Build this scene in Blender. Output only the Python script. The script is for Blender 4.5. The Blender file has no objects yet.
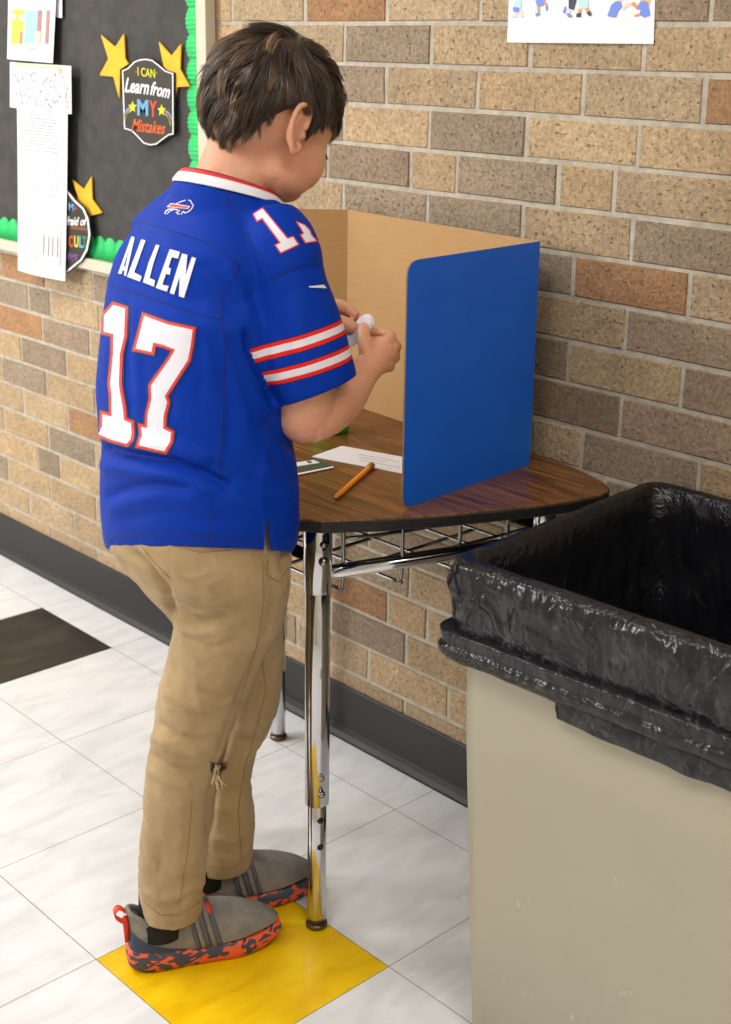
import bpy, bmesh, math, random
import numpy as np
from mathutils import Vector, Matrix, geometry, noise
from mathutils.bvhtree import BVHTree
random.seed(7); rng = np.random.default_rng(7)
SC = bpy.context.scene
COL = SC.collection

# ------------------------------------------------------------------ camera
F, YAW, PIT, ROL = 1360.06, -0.788456, 0.274035, 0.02294
CAM = np.array([2.44798, -1.5028, 1.29518]); CX, CY = 412.104, 435.49
WALL_Y = 0.1224; TILE = 0.3048
def cam_axes():
    cz, sz = math.cos(YAW), math.sin(YAW)
    f = np.array([sz*math.cos(PIT), cz*math.cos(PIT), -math.sin(PIT)])
    r = np.array([cz, -sz, 0.]); u = np.cross(r, f)
    return math.cos(ROL)*r+math.sin(ROL)*u, -math.sin(ROL)*r+math.cos(ROL)*u, f
AR, AU, AF = cam_axes()
VV = np.array([math.sin(YAW), math.cos(YAW)])
def ray(x, y): return AF + AR*(x-CX)/F - AU*(y-CY)/F
def at(x, y, v): d = ray(x, y); return CAM + d*v/(d[:2]@VV)      # point seen at (x, y), v metres away horizontally
def at_z(x, y, z): d = ray(x, y); return CAM + d*(z-CAM[2])/d[2]
def at_y(x, y, Y): d = ray(x, y); return CAM + d*(Y-CAM[1])/d[1]
def pix(V):
    d = np.asarray(V, float)-CAM; z = d@AF
    return np.stack([CX+F*(d@AR)/z, CY-F*(d@AU)/z], -1)
def px_size(P): return float((np.asarray(P)-CAM)@AF)/F

cd = bpy.data.cameras.new('camera'); cam = bpy.data.objects.new('camera', cd); COL.objects.link(cam)
M4 = Matrix.Identity(4)
for i in range(3):
    M4[i][0] = AR[i]; M4[i][1] = AU[i]; M4[i][2] = -AF[i]; M4[i][3] = CAM[i]
cam.matrix_world = M4
cd.sensor_fit = 'VERTICAL'; cd.sensor_height = 36; cd.sensor_width = 36*731/1024
cd.lens = F/1024*36; cd.clip_start = .05; cd.clip_end = 60
cd.shift_x = (365.5-CX)/1024; cd.shift_y = -(512-CY)/1024
cd.dof.use_dof = True; cd.dof.focus_distance = 1.95; cd.dof.aperture_fstop = 7.5
SC.camera = cam
SC.view_settings.view_transform = 'Standard'; SC.view_settings.look = 'None'
SC.view_settings.gamma = 1; SC.view_settings.use_curve_mapping = False
SC.view_settings.exposure = -0.02

# ------------------------------------------------------------------ materials
def lin(c):
    return tuple(((v/255)/12.92 if v/255 <= .04045 else ((v/255+.055)/1.055)**2.4) for v in c)+(1,)
class NT:
    def __init__(s, m): s.t = m.node_tree; s.n = s.t.nodes; s.l = s.t.links
    def new(s, ty, **k):
        n = s.n.new(ty)
        for a, b in k.items(): setattr(n, a, b)
        return n
    def link(s, a, b): s.l.new(a, b)
def mat(name, col, rough=.5, metal=0, bump=None, **kw):
    m = bpy.data.materials.new(name); m.use_nodes = True
    p = m.node_tree.nodes['Principled BSDF']
    p.inputs['Base Color'].default_value = lin(col) if max(col) > 1.001 else tuple(col)+(1,)
    p.inputs['Roughness'].default_value = rough; p.inputs['Metallic'].default_value = metal
    for k, v in kw.items(): p.inputs[k.replace('_', ' ')].default_value = v
    t = NT(m)
    if bump:                                     # (scale, strength, distance)
        tc = t.new('ShaderNodeTexCoord'); nz = t.new('ShaderNodeTexNoise')
        nz.inputs['Scale'].default_value = bump[0]; nz.inputs['Detail'].default_value = 4
        b = t.new('ShaderNodeBump'); b.inputs['Strength'].default_value = bump[1]; b.inputs['Distance'].default_value = bump[2]
        t.link(tc.outputs['Object'], nz.inputs['Vector']); t.link(nz.outputs['Fac'], b.inputs['Height'])
        t.link(b.outputs['Normal'], p.inputs['Normal'])
    return m
def ramp(t, fac, stops, interp='LINEAR'):
    r = t.new('ShaderNodeValToRGB'); r.color_ramp.interpolation = interp
    e = r.color_ramp.elements
    while len(e) < len(stops): e.new(.5)
    for q, (p, c) in zip(e, stops):
        q.position = p; q.color = lin(c)
    t.link(fac, r.inputs['Fac']); return r.outputs['Color']
def noise_mat(name, stops, scale, rough=.5, detail=5, stretch=(1,1,1), bump=None, dist=0, metal=0, **kw):
    m = mat(name, stops[0][1], rough, metal, **kw); t = NT(m); p = t.n['Principled BSDF']
    tc = t.new('ShaderNodeTexCoord'); mp = t.new('ShaderNodeMapping'); mp.inputs['Scale'].default_value = stretch
    nz = t.new('ShaderNodeTexNoise'); nz.inputs['Scale'].default_value = scale; nz.inputs['Detail'].default_value = detail
    nz.inputs['Distortion'].default_value = dist
    t.link(tc.outputs['Object'], mp.inputs['Vector']); t.link(mp.outputs['Vector'], nz.inputs['Vector'])
    t.link(ramp(t, nz.outputs['Fac'], stops), p.inputs['Base Color'])
    if bump:
        n2 = t.new('ShaderNodeTexNoise'); n2.inputs['Scale'].default_value = bump[0]; n2.inputs['Detail'].default_value = 4
        t.link(mp.outputs['Vector'], n2.inputs['Vector'])
        b = t.new('ShaderNodeBump'); b.inputs['Strength'].default_value = bump[1]; b.inputs['Distance'].default_value = bump[2]
        t.link(n2.outputs['Fac'], b.inputs['Height']); t.link(b.outputs['Normal'], p.inputs['Normal'])
    return m

# ------------------------------------------------------------------ mesh helpers
ORG = {}
def mk(name, V, Fc, m, parent=None, origin=None, smooth=True, slots=None, idx=None):
    V = np.asarray(V, float)
    o0 = ORG[parent.name] if parent else np.array(origin if origin is not None else (0, 0, 0), float)
    me = bpy.data.meshes.new(name)
    me.from_pydata((V-o0).tolist(), [], [tuple(int(i) for i in f) for f in Fc]); me.update()
    for mm in (slots or [m]): me.materials.append(mm)
    if idx is not None: me.polygons.foreach_set('material_index', np.asarray(idx, np.int32))
    if smooth: me.polygons.foreach_set('use_smooth', [True]*len(me.polygons))
    o = bpy.data.objects.new(name, me); COL.objects.link(o)
    if parent: o.parent = parent
    else: o.location = o0
    ORG[o.name] = o0
    return o
def root(name, loc):
    o = bpy.data.objects.new(name, None); COL.objects.link(o); o.location = loc; o.empty_display_size = .05
    ORG[o.name] = np.array(loc, float); return o
def tag(o, label=None, cat=None, group=None, kind=None):
    if label: o['label'] = label
    if cat: o['category'] = cat
    if group: o['group'] = group
    if kind: o['kind'] = kind
    return o
def join(parts):
    V = []; Fc = []; n = 0
    for v, f in parts:
        V.append(np.asarray(v, float)); Fc += [tuple(i+n for i in q) for q in f]; n += len(v)
    return np.vstack(V), Fc
def box(c, s, bev=0, seg=2, R=None):
    bm = bmesh.new(); bmesh.ops.create_cube(bm, size=1)
    for v in bm.verts: v.co = Vector((v.co.x*s[0], v.co.y*s[1], v.co.z*s[2]))
    if bev: bmesh.ops.bevel(bm, geom=bm.edges[:], offset=bev, segments=seg, affect='EDGES', profile=.6)
    V = np.array([v.co[:] for v in bm.verts]); bm.verts.index_update()
    Fc = [tuple(v.index for v in f.verts) for f in bm.faces]; bm.free()
    if R is not None: V = V@np.asarray(R, float).T
    return V+np.asarray(c, float), Fc
def loft(rings, cap=True, closed=True):
    n = len(rings[0]); V = np.vstack(rings); Fc = []
    for i in range(len(rings)-1):
        for j in range(n if closed else n-1):
            k = (j+1) % n
            Fc.append((i*n+j, i*n+k, (i+1)*n+k, (i+1)*n+j))
    if cap:
        Fc.append(tuple(range(n-1, -1, -1))); Fc.append(tuple((len(rings)-1)*n+j for j in range(n)))
    return V, Fc
def tube(P, rad, n=12, cap=True, flat=1., up=None):
    P = np.asarray(P, float); rad = np.broadcast_to(np.asarray(rad, float), (len(P),))
    T = np.gradient(P, axis=0); T /= np.linalg.norm(T, axis=1)[:, None]+1e-12
    a = np.array(up if up is not None else ((0, 0, 1) if abs(T[0][2]) < .9 else (1, 0, 0)), float)
    rings = []
    for p, t, r in zip(P, T, rad):
        b = np.cross(t, a); b /= np.linalg.norm(b)+1e-12; a = np.cross(b, t); a /= np.linalg.norm(a)
        th = np.arange(n)*2*math.pi/n
        rings.append(p+r*(np.cos(th)[:, None]*b+flat*np.sin(th)[:, None]*a))
    return loft(rings, cap)
def smooth_path(P, k=6):
    P = np.asarray(P, float); Q = []
    for i in range(len(P)-1):
        p0 = P[max(i-1, 0)]; p1 = P[i]; p2 = P[i+1]; p3 = P[min(i+2, len(P)-1)]
        for t in np.arange(k)/k:
            Q.append(.5*((2*p1)+(-p0+p2)*t+(2*p0-5*p1+4*p2-p3)*t*t+(-p0+3*p1-3*p2+p3)*t**3))
    Q.append(P[-1]); return np.array(Q)
def ellips(c, ax, n=24, R=None):
    th = np.linspace(0, math.pi, n//2+1)[1:-1]; ph = np.arange(n)*2*math.pi/n
    rings = [np.stack([np.sin(t)*np.cos(ph), np.sin(t)*np.sin(ph), np.full(n, -np.cos(t))], -1) for t in th]
    V, Fc = loft(rings, True); V = V*np.asarray(ax)
    if R is not None: V = V@np.asarray(R, float).T
    return V+np.asarray(c, float), Fc
def prism(poly, z0, z1, frame=None, top=None):
    """poly: list of 2D points (ccw); frame: (origin, ex, ey, ez)"""
    n = len(poly); P = np.asarray(poly, float)
    V = np.vstack([np.c_[P, np.full(n, z0)], np.c_[P, np.full(n, z1)]])
    Fc = [tuple(range(n-1, -1, -1)), tuple(range(n, 2*n))]+[(i, (i+1) % n, n+(i+1) % n, n+i) for i in range(n)]
    if frame:
        o, ex, ey, ez = [np.asarray(q, float) for q in frame]; V = o+V[:, :1]*ex+V[:, 1:2]*ey+V[:, 2:]*ez
    return V, Fc
def round_poly(P, r, seg=6):
    P = [np.asarray(p, float) for p in P]; out = []; n = len(P)
    rr = r if hasattr(r, '__len__') else [r]*n
    for i in range(n):
        a, b, c = P[i-1], P[i], P[(i+1) % n]; q = rr[i]
        if q <= 0: out.append(b); continue
        u = (a-b)/np.linalg.norm(a-b); w = (c-b)/np.linalg.norm(c-b)
        ang = math.acos(np.clip(u@w, -1, 1)); d = min(q/math.tan(ang/2), .48*np.linalg.norm(a-b), .48*np.linalg.norm(c-b))
        p0 = b+u*d; p2 = b+w*d
        for t in np.linspace(0, 1, seg+1): out.append((1-t)**2*p0+2*t*(1-t)*b+t*t*p2)
    return out
def offset_poly(P, d):
    """grow polygon outward by d (same units)"""
    P = np.asarray(P, float); A = .5*np.sum(P[:, 0]*np.roll(P[:, 1], -1)-np.roll(P[:, 0], -1)*P[:, 1])
    s = 1 if A > 0 else -1; n = len(P); out = []
    for i in range(n):
        e1 = P[i]-P[i-1]; e2 = P[(i+1) % n]-P[i]
        n1 = np.array([e1[1], -e1[0]])/np.linalg.norm(e1)*s; n2 = np.array([e2[1], -e2[0]])/np.linalg.norm(e2)*s
        m = n1+n2; m /= np.linalg.norm(m)+1e-9; c = max(m@n1, .45)
        out.append(P[i]+m*d/c)
    return np.array(out)
def remesh(parts, vox, iters=4, lam=.5):
    V, Fc = join(parts); me = bpy.data.meshes.new('tmp'); me.from_pydata(V.tolist(), [], Fc); me.update()
    o = bpy.data.objects.new('tmp', me); COL.objects.link(o)
    md = o.modifiers.new('r', 'REMESH'); md.mode = 'VOXEL'; md.voxel_size = vox
    dg = bpy.context.evaluated_depsgraph_get(); dg.update(); e = o.evaluated_get(dg); m2 = e.to_mesh()
    n = len(m2.vertices); W = np.empty(n*3); m2.vertices.foreach_get('co', W); W = W.reshape(-1, 3)
    Fq = [tuple(p.vertices) for p in m2.polygons]
    ed = np.empty(len(m2.edges)*2, np.int32); m2.edges.foreach_get('vertices', ed); ed = ed.reshape(-1, 2)
    e.to_mesh_clear(); bpy.data.objects.remove(o); bpy.data.meshes.remove(me)
    W = lap(W, ed, iters, lam)
    return W, Fq, ed
def lap(W, ed, iters, lam=.5, mask=None):
    n = len(W); deg = np.bincount(ed.ravel(), minlength=n).astype(float)[:, None]+1e-9
    for _ in range(iters):
        S = np.zeros_like(W)
        for k in range(3):
            S[:, k] = np.bincount(ed[:, 0], W[ed[:, 1], k], n)+np.bincount(ed[:, 1], W[ed[:, 0], k], n)
        D = lam*(S/deg-W)
        if mask is not None: D *= mask[:, None]
        W = W+D
    return W
def vnormals(V, Fc):
    A = np.array([f[:3] for f in Fc]); n = np.cross(V[A[:, 1]]-V[A[:, 0]], V[A[:, 2]]-V[A[:, 0]])
    N = np.zeros_like(V); m = np.array([f[-1] for f in Fc])
    for idx in (A[:, 0], A[:, 1], A[:, 2], m):
        for k in range(3): N[:, k] += np.bincount(idx, n[:, k], len(V))
    return N/(np.linalg.norm(N, axis=1)[:, None]+1e-12)
def poly_dist(Q, P):
    """distance of points Q (n,2) to polyline P and the parameter 0..1 along it, signed side"""
    P = np.asarray(P, float); best = np.full(len(Q), 1e9); par = np.zeros(len(Q)); side = np.zeros(len(Q)); L = len(P)-1
    for i in range(L):
        a, b = P[i], P[i+1]; d = b-a; t = np.clip(((Q-a)@d)/(d@d), 0, 1); c = a+t[:, None]*d
        ds = np.hypot(*(Q-c).T); m = ds < best
        best[m] = ds[m]; par[m] = (i+t[m])/L; side[m] = np.sign(d[0]*(Q-a)[m, 1]-d[1]*(Q-a)[m, 0])
    return best, par, side
def sculpt(V, Fc, strokes):
    """strokes: (polyline in view coordinates, depth in mm (+ outwards), width px) pressed into the facing surface"""
    N = vnormals(V, Fc); Q = pix(V); dr = CAM-V; dr /= np.linalg.norm(dr, axis=1)[:, None]
    fc = np.clip((np.sum(N*dr, 1)+.05)*4, 0, 1); H = np.zeros(len(V))
    for P, a, w in strokes:
        d, t, s = poly_dist(Q, P); H += a*.001*np.exp(-(d/w)**2)*np.clip(np.minimum(t, 1-t)*8+.25, 0, 1)
    return V+N*(H*fc)[:, None]
def bvh(V, Fc): return BVHTree.FromPolygons([Vector(v) for v in V], Fc)
def decal(tree, polys, off, step=2.2):
    """fills view-space outlines with a fine mesh and lays it on a surface, off metres proud"""
    parts = []
    for P in polys:
        P = np.asarray(P, float); B = []
        for i in range(len(P)):
            a, b = P[i], P[(i+1) % len(P)]; k = max(1, int(np.hypot(*(b-a))/step))
            B += [a+(b-a)*j/k for j in range(k)]
        nb = len(B); lo = P.min(0); hi = P.max(0); G = []
        for x in np.arange(lo[0]+step*.5, hi[0], step):
            for y in np.arange(lo[1]+step*.5, hi[1], step):
                if inside((x, y), P) and min(np.hypot(x-q[0], y-q[1]) for q in B) > step*.5: G.append((x, y))
        pts = [Vector((float(p[0]), float(p[1]))) for p in B+G]
        r = geometry.delaunay_2d_cdt(pts, [(i, (i+1) % nb) for i in range(nb)], [], 1, 1e-5)
        V = []
        for p in r[0]:
            d = Vector(ray(p.x, p.y)).normalized(); h = tree.ray_cast(Vector(CAM), d)
            if h[0] is None:
                h2 = tree.find_nearest(Vector(CAM)+d*2.0*.93); h = h2
                V.append(np.array(h[0])+np.array(h[1])*off)
            else: V.append(np.array(h[0])+(np.array(h[1])*.5-np.array(d)*.5)*off)
        Fc = [tuple(f)[::-1] for f in r[2]]
        if V and Fc: parts.append((np.array(V), Fc))
    return join(parts)
def inside(p, P):
    x, y = p; c = False; n = len(P)
    for i in range(n):
        x1, y1 = P[i]; x2, y2 = P[i-1]
        if (y1 > y) != (y2 > y) and x < (x2-x1)*(y-y1)/(y2-y1)+x1: c = not c
    return c
def surf_path(tree, P, off=.0004, step=3):
    out = []
    for i in range(len(P)-1):
        a, b = np.array(P[i], float), np.array(P[i+1], float); k = max(1, int(np.hypot(*(b-a))/step))
        for j in range(k+(i == len(P)-2)):
            q = a+(b-a)*j/k; d = Vector(ray(*q)).normalized(); h = tree.ray_cast(Vector(CAM), d)
            if h[0] is not None: out.append(np.array(h[0])+np.array(h[1])*off)
    return np.array(out)
def sc(pts, ox, oy, s): return [(ox+x/s, oy+y/s) for x, y in pts]     # zoomed reading -> frame coordinates
# ================================================================== the room
# ---- floor: 12 inch vinyl tiles as real slabs with hairline joints
def vinyl(name, a, b, c, rough=.3):
    m = mat(name, a, rough); t = NT(m); p = t.n['Principled BSDF']
    tc = t.new('ShaderNodeTexCoord'); mp = t.new('ShaderNodeMapping'); mp.inputs['Scale'].default_value = (1, .35, 1); mp.inputs['Rotation'].default_value = (0, 0, .5)
    n1 = t.new('ShaderNodeTexNoise'); n1.inputs['Scale'].default_value = 28; n1.inputs['Detail'].default_value = 8; n1.inputs['Distortion'].default_value = .6
    t.link(tc.outputs['Object'], mp.inputs['Vector']); t.link(mp.outputs['Vector'], n1.inputs['Vector'])
    t.link(ramp(t, n1.outputs['Fac'], [(.32, b), (.52, a), (.7, c)]), p.inputs['Base Color'])
    n2 = t.new('ShaderNodeTexNoise'); n2.inputs['Scale'].default_value = 9; n2.inputs['Detail'].default_value = 3
    t.link(tc.outputs['Object'], n2.inputs['Vector'])
    mr = t.new('ShaderNodeMapRange'); mr.inputs['To Min'].default_value = rough-.06; mr.inputs['To Max'].default_value = rough+.1
    t.link(n2.outputs['Fac'], mr.inputs['Value']); t.link(mr.outputs['Result'], p.inputs['Roughness'])
    b_ = t.new('ShaderNodeBump'); b_.inputs['Strength'].default_value = .12; b_.inputs['Distance'].default_value = .002
    t.link(n2.outputs['Fac'], b_.inputs['Height']); t.link(b_.outputs['Normal'], p.inputs['Normal'])
    return m
m_white = vinyl('vinyl_white', (222, 222, 223), (212, 212, 213), (229, 229, 230), .22)
m_yellow = vinyl('vinyl_yellow', (236, 190, 4), (224, 174, 0), (242, 200, 22), .3)
m_black = vinyl('vinyl_black', (34, 32, 32), (24, 23, 24), (52, 48, 46), .35)
_t = NT(m_black)
m_joint = mat('tile_joint', (108, 100, 88), .9)
V = []; Fc = []; I = []
g = .0006
for i in range(-12, 12):
    for j in range(-10, 1):
        x0, x1 = i*TILE+g, (i+1)*TILE-g; y1, y0 = j*TILE-g, (j-1)*TILE+g
        if j == 1: continue
        n = len(V); V += [(x0, y0, 0), (x1, y0, 0), (x1, y1, 0), (x0, y1, 0)]; Fc.append((n, n+1, n+2, n+3))
        s = 0
        if (i, j) == (3, -1): s = 1
        if (i, j) == (-1, 0): s = 2
        if (i, j) in ((-9, 0), (7, -1)): s = 2
        I.append(s)
for i in range(-12, 12):                      # cut row against the wall
    x0, x1 = i*TILE+g, (i+1)*TILE-g
    n = len(V); V += [(x0, g, 0), (x1, g, 0), (x1, WALL_Y, 0), (x0, WALL_Y, 0)]; Fc.append((n, n+1, n+2, n+3)); I.append(0)
n = len(V); X = 12*TILE
V += [(-X, -11*TILE, -.0005), (X, -11*TILE, -.0005), (X, WALL_Y, -.0005), (-X, WALL_Y, -.0005)]; Fc.append((n, n+1, n+2, n+3)); I.append(3)
floor = mk('floor', V, Fc, None, slots=[m_white, m_yellow, m_black, m_joint], idx=I, smooth=False)
tag(floor, kind='structure')

# ---- brick wall: every brick a raised block over a mortar bed
mb = bpy.data.materials.new('brick'); mb.use_nodes = True; t = NT(mb); p = t.n['Principled BSDF']
at_ = t.new('ShaderNodeAttribute'); at_.attribute_name = 'brick_colour'
tc = t.new('ShaderNodeTexCoord')
def nz(scale, det=4, rough=.6):
    n = t.new('ShaderNodeTexNoise'); n.inputs['Scale'].default_value = scale; n.inputs['Detail'].default_value = det
    n.inputs['Roughness'].default_value = rough; t.link(tc.outputs['Object'], n.inputs['Vector']); return n.outputs['Fac']
n_big, n_fine, n_pit, n_spk = nz(14), nz(170, 5), nz(150, 2, .5), nz(330, 1, .5)
def mixc(a, b, f, mode='MIX'):
    m = t.new('ShaderNodeMix', data_type='RGBA', blend_type=mode)
    for s, q in ((0, f), (6, a), (7, b)):
        if hasattr(q, 'is_output'): t.link(q, m.inputs[s])
        else: m.inputs[s].default_value = q
    return m.outputs[2]
c1 = mixc(at_.outputs['Color'], ramp(t, n_fine, [(.3, (120, 120, 120)), (.7, (255, 255, 255))]), .6, 'MULTIPLY')
c1 = mixc(c1, ramp(t, n_big, [(.3, (215, 215, 215)), (.7, (255, 255, 255))]), .6, 'MULTIPLY')
pit = ramp(t, n_pit, [(.30, (210, 210, 210)), (.38, (0, 0, 0))])
c2 = mixc(c1, lin((70, 58, 46)), pit)
spk = ramp(t, n_spk, [(.64, (0, 0, 0)), (.72, (110, 110, 110))])
c3 = mixc(c2, lin((226, 205, 178)), spk)
t.link(c3, p.inputs['Base Color']); p.inputs['Roughness'].default_value = .85
hb = t.new('ShaderNodeMath', operation='SUBTRACT'); t.link(n_fine, hb.inputs[0]); t.link(pit, hb.inputs[1])
b = t.new('ShaderNodeBump'); b.inputs['Strength'].default_value = .9; b.inputs['Distance'].default_value = .003
t.link(hb.outputs[0], b.inputs['Height']); t.link(b.outputs['Normal'], p.inputs['Normal'])
m_brick = mb
m_mortar = noise_mat('mortar', [(.3, (160, 152, 137)), (.7, (186, 178, 163))], 60, .9, bump=(180, .6, .002))
HC, Z0, U, X0 = 0.06698, 1.34174, 0.1053, 0.7323
TAN, GREY, ORG_, DK = (200, 171, 132), (168, 146, 120), (178, 134, 94), (148, 128, 104)
known = {-1: ([-2, 0, 2, 4, 6, 8], 'OTTGG'), 0: ([-3, -1, 1, 3, 5, 7], 'TGTTT'), 1: ([-2, 0, 2, 4, 6, 8], 'GTTTO'),
 2: ([-3, -1, 1, 3, 5, 7], 'GTGTT'), 3: ([-3.4, -1.4, .6, 1.62, 3.64, 4.65, 6.65], 'TGTGTT'), 4: ([-3, -1, 1, 3, 5, 7], 'TGGTG'),
 5: ([-2, 0, 2, 4, 6, 8], 'TTGOT'), 6: ([-1, 1, 3, 5, 7], 'TTTG'), 7: ([0, 2, 4, 6, 8], 'TDTG'), 8: ([1, 3, 5, 7], 'TDG'),
 9: ([-15.9, -13.85, -11.8, -10.83, -8.8, -6.8, -4.7, -2.7, -.7, 1.35, 3.36, 4.34, 6.38, 8.4], 'TGGTTGTGTTTGT'),
 10: ([-15.3, -13.27, -11.24, -9.23, -7.2, -5.2], 'TOGTT'), 11: ([-16.4, -14.3, -12.26, -10.26, -8.2], 'GTGT'),
 12: ([-15.3, -13.25, -11.18, -9.1], 'TGTT'), 13: ([-14.3, -12.28, -10.29, -8.25], 'TTOT'),
 14: ([-13.3, -11.2, -9.2, -7.2, -5.2, -3.2, -1.2, .8, 2.8], 'TGTTTOGT'), 15: ([-13.8, -11.77, -10.77, -8.75, -6.7, -4.7, -2.7, -1.75, .26, 1.25, 3.3], 'TGTTGTTOTT'),
 16: ([-15.3, -13.26, -11.25, -9.25, -7.25, -5.25, -3.25, -1.25, .75, 2.75], 'GTTTTGTGT'),
 17: ([-12.27, -10.27, -8.25, -6.25, -4.25, -2.22, -.21, 1.8], 'TTTTGTT'), 18: ([-13.3, -11.3, -9.3, -7.3, -5.3, -3.3, -1.25, .75, 2.8], 'TTTTTTTT')}
CC = {'T': TAN, 'G': GREY, 'O': ORG_, 'D': DK}
V = []; Fc = []; I = []; CO = []
mj = .0040
rb = random.Random(3)
def brick(x0, x1, z0, z1, col):
    x0 += mj; x1 -= mj; z0 += mj*.95; z1 -= mj*.95
    if x1-x0 < .01: return
    d = .0022; c = .0016; y = WALL_Y; j = lambda: rb.uniform(-.0012, .0012)
    n = len(V); yf = y-d+rb.uniform(-.0008, .0008)
    V.extend([(x0+j(), y+.004, z0+j()), (x1+j(), y+.004, z0+j()), (x1+j(), y+.004, z1+j()), (x0+j(), y+.004, z1+j())])
    V.extend([(V[n][0], y-d+c, V[n][2]), (V[n+1][0], y-d+c, V[n+1][2]), (V[n+2][0], y-d+c, V[n+2][2]), (V[n+3][0], y-d+c, V[n+3][2])])
    V.extend([(V[n][0]+c, yf, V[n][2]+c), (V[n+1][0]-c, yf, V[n+1][2]+c), (V[n+2][0]-c, yf, V[n+2][2]-c), (V[n+3][0]+c, yf, V[n+3][2]-c)])
    Fc.append((n+8, n+9, n+10, n+11))
    for q in range(4):
        r = (q+1) % 4
        Fc.append((n+q, n+r, n+4+r, n+4+q)); Fc.append((n+4+q, n+4+r, n+8+r, n+8+q))
    I.extend([0]*9)
    k = rb.uniform(.95, 1.05); k2 = rb.uniform(-3, 3); tint = [lin([min(255, col[0]*k+k2), min(255, col[1]*k), min(255, col[2]*k-k2)])]*9
    CO.extend(tint)
XL, XR = -12*TILE, 12*TILE
for k in range(-18, 21):
    z1 = Z0-k*HC; z0 = z1-HC
    if z1 < .02: continue
    z0 = max(z0, .0)
    js, cs = known.get(k, ([k % 2], ''))
    js = list(js); cs = list(cs)
    while X0+js[0]*U > XL: js.insert(0, js[0]-2); cs.insert(0, rb.choice('TTTTTGGTO' if rb.random() < .5 else 'TTTTG'))
    while X0+js[-1]*U < XR: js.append(js[-1]+2); cs.append(rb.choice('TTTTGGG'))
    while len(cs) < len(js): cs.append('T')
    for a, bb, c in zip(js[:-1], js[1:], cs): brick(X0+a*U, X0+bb*U, z0, z1, CC[c])
n = len(V); V += [(XL, WALL_Y, 0), (XR, WALL_Y, 0), (XR, WALL_Y, 2.7), (XL, WALL_Y, 2.7)]; Fc.append((n, n+1, n+2, n+3)); I.append(1); CO.append((1, 1, 1, 1))
V += [(XL, WALL_Y+.12, 0), (XR, WALL_Y+.12, 0), (XR, WALL_Y+.12, 2.7), (XL, WALL_Y+.12, 2.7)]; Fc.append((n+7, n+6, n+5, n+4)); I.append(1); CO.append((1, 1, 1, 1))
wall = mk('wall_back', V, Fc, None, slots=[m_brick, m_mortar], idx=I, smooth=False)
a = wall.data.attributes.new('brick_colour', 'FLOAT_COLOR', 'CORNER'); buf = []
for pf in wall.data.polygons: buf += list(CO[pf.index])*pf.loop_total
a.data.foreach_set('color', np.array(buf, np.float32)); tag(wall, kind='structure')

# ---- cove base
m_base = mat('rubber_base', (24, 24, 27), .5, bump=(60, .15, .001))
prof = [(0, .107), (-.003, .107), (-.0045, .105), (-.0045, .02), (-.008, .009), (-.016, .002), (-.02, .0005), (0, .0005)]
rings = [np.array([(x, WALL_Y-.004+a_, b_) for a_, b_ in prof]) for x in (XL, XR)]
bb_ = mk('baseboard_back', *loft(rings), m_base, smooth=False); tag(bb_, kind='structure')

# ---- rest of the corridor (opposite painted wall, ceiling)
m_paint = mat('painted_wall', (214, 206, 190), .7); m_ceil = mat('ceiling_tile', (225, 225, 222), .9, bump=(90, .3, .003))
mk('wall_front', [(XL, -11*TILE, 0), (XR, -11*TILE, 0), (XR, -11*TILE, 2.7), (XL, -11*TILE, 2.7)], [(3, 2, 1, 0)], m_paint, smooth=False)['kind'] = 'structure'
mk('ceiling', [(XL, -11*TILE, 2.7), (XR, -11*TILE, 2.7), (XR, WALL_Y, 2.7), (XL, WALL_Y, 2.7)], [(3, 2, 1, 0)], m_ceil, smooth=False)['kind'] = 'structure'
mk('wall_left', [(XL, -11*TILE, 0), (XL, WALL_Y, 0), (XL, WALL_Y, 2.7), (XL, -11*TILE, 2.7)], [(0, 3, 2, 1)], m_paint, smooth=False)['kind'] = 'structure'
mk('wall_right', [(XR, -11*TILE, 0), (XR, WALL_Y, 0), (XR, WALL_Y, 2.7), (XR, -11*TILE, 2.7)], [(0, 1, 2, 3)], m_paint, smooth=False)['kind'] = 'structure'

# ---- ceiling lights and an unseen daylight source
def area(x, y, sx, sy, power, col=(1, .96, .9), z=2.66, rot=(0, 0, 0)):
    l = bpy.data.lights.new('area_light', 'AREA'); l.shape = 'RECTANGLE'; l.size = sx; l.size_y = sy; l.energy = power; l.color = col
    o = bpy.data.objects.new('area_light', l); COL.objects.link(o); o.location = (x, y, z); o.rotation_euler = rot
    return o
W1 = (1, .985, .965)
area(-.5, -1.2, 1.2, .55, 27, W1); area(-2.5, -1.2, 1.2, .6, 44, W1); area(1.5, -1.7, 1.2, .6, 20, W1); area(3.0, -1.2, 1.2, .6, 26, W1)
area(-1.4, -3.25, 1.0, 1.1, 92, (.97, .985, 1), 1.75, (math.pi/2, 0, 0))      # unseen daylight source: area light before the opposite wall, no window modelled
w = bpy.data.worlds.new('world'); w.use_nodes = True; SC.world = w
w.node_tree.nodes['Background'].inputs[0].default_value = (.95, .97, 1, 1); w.node_tree.nodes['Background'].inputs[1].default_value = .22
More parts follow.
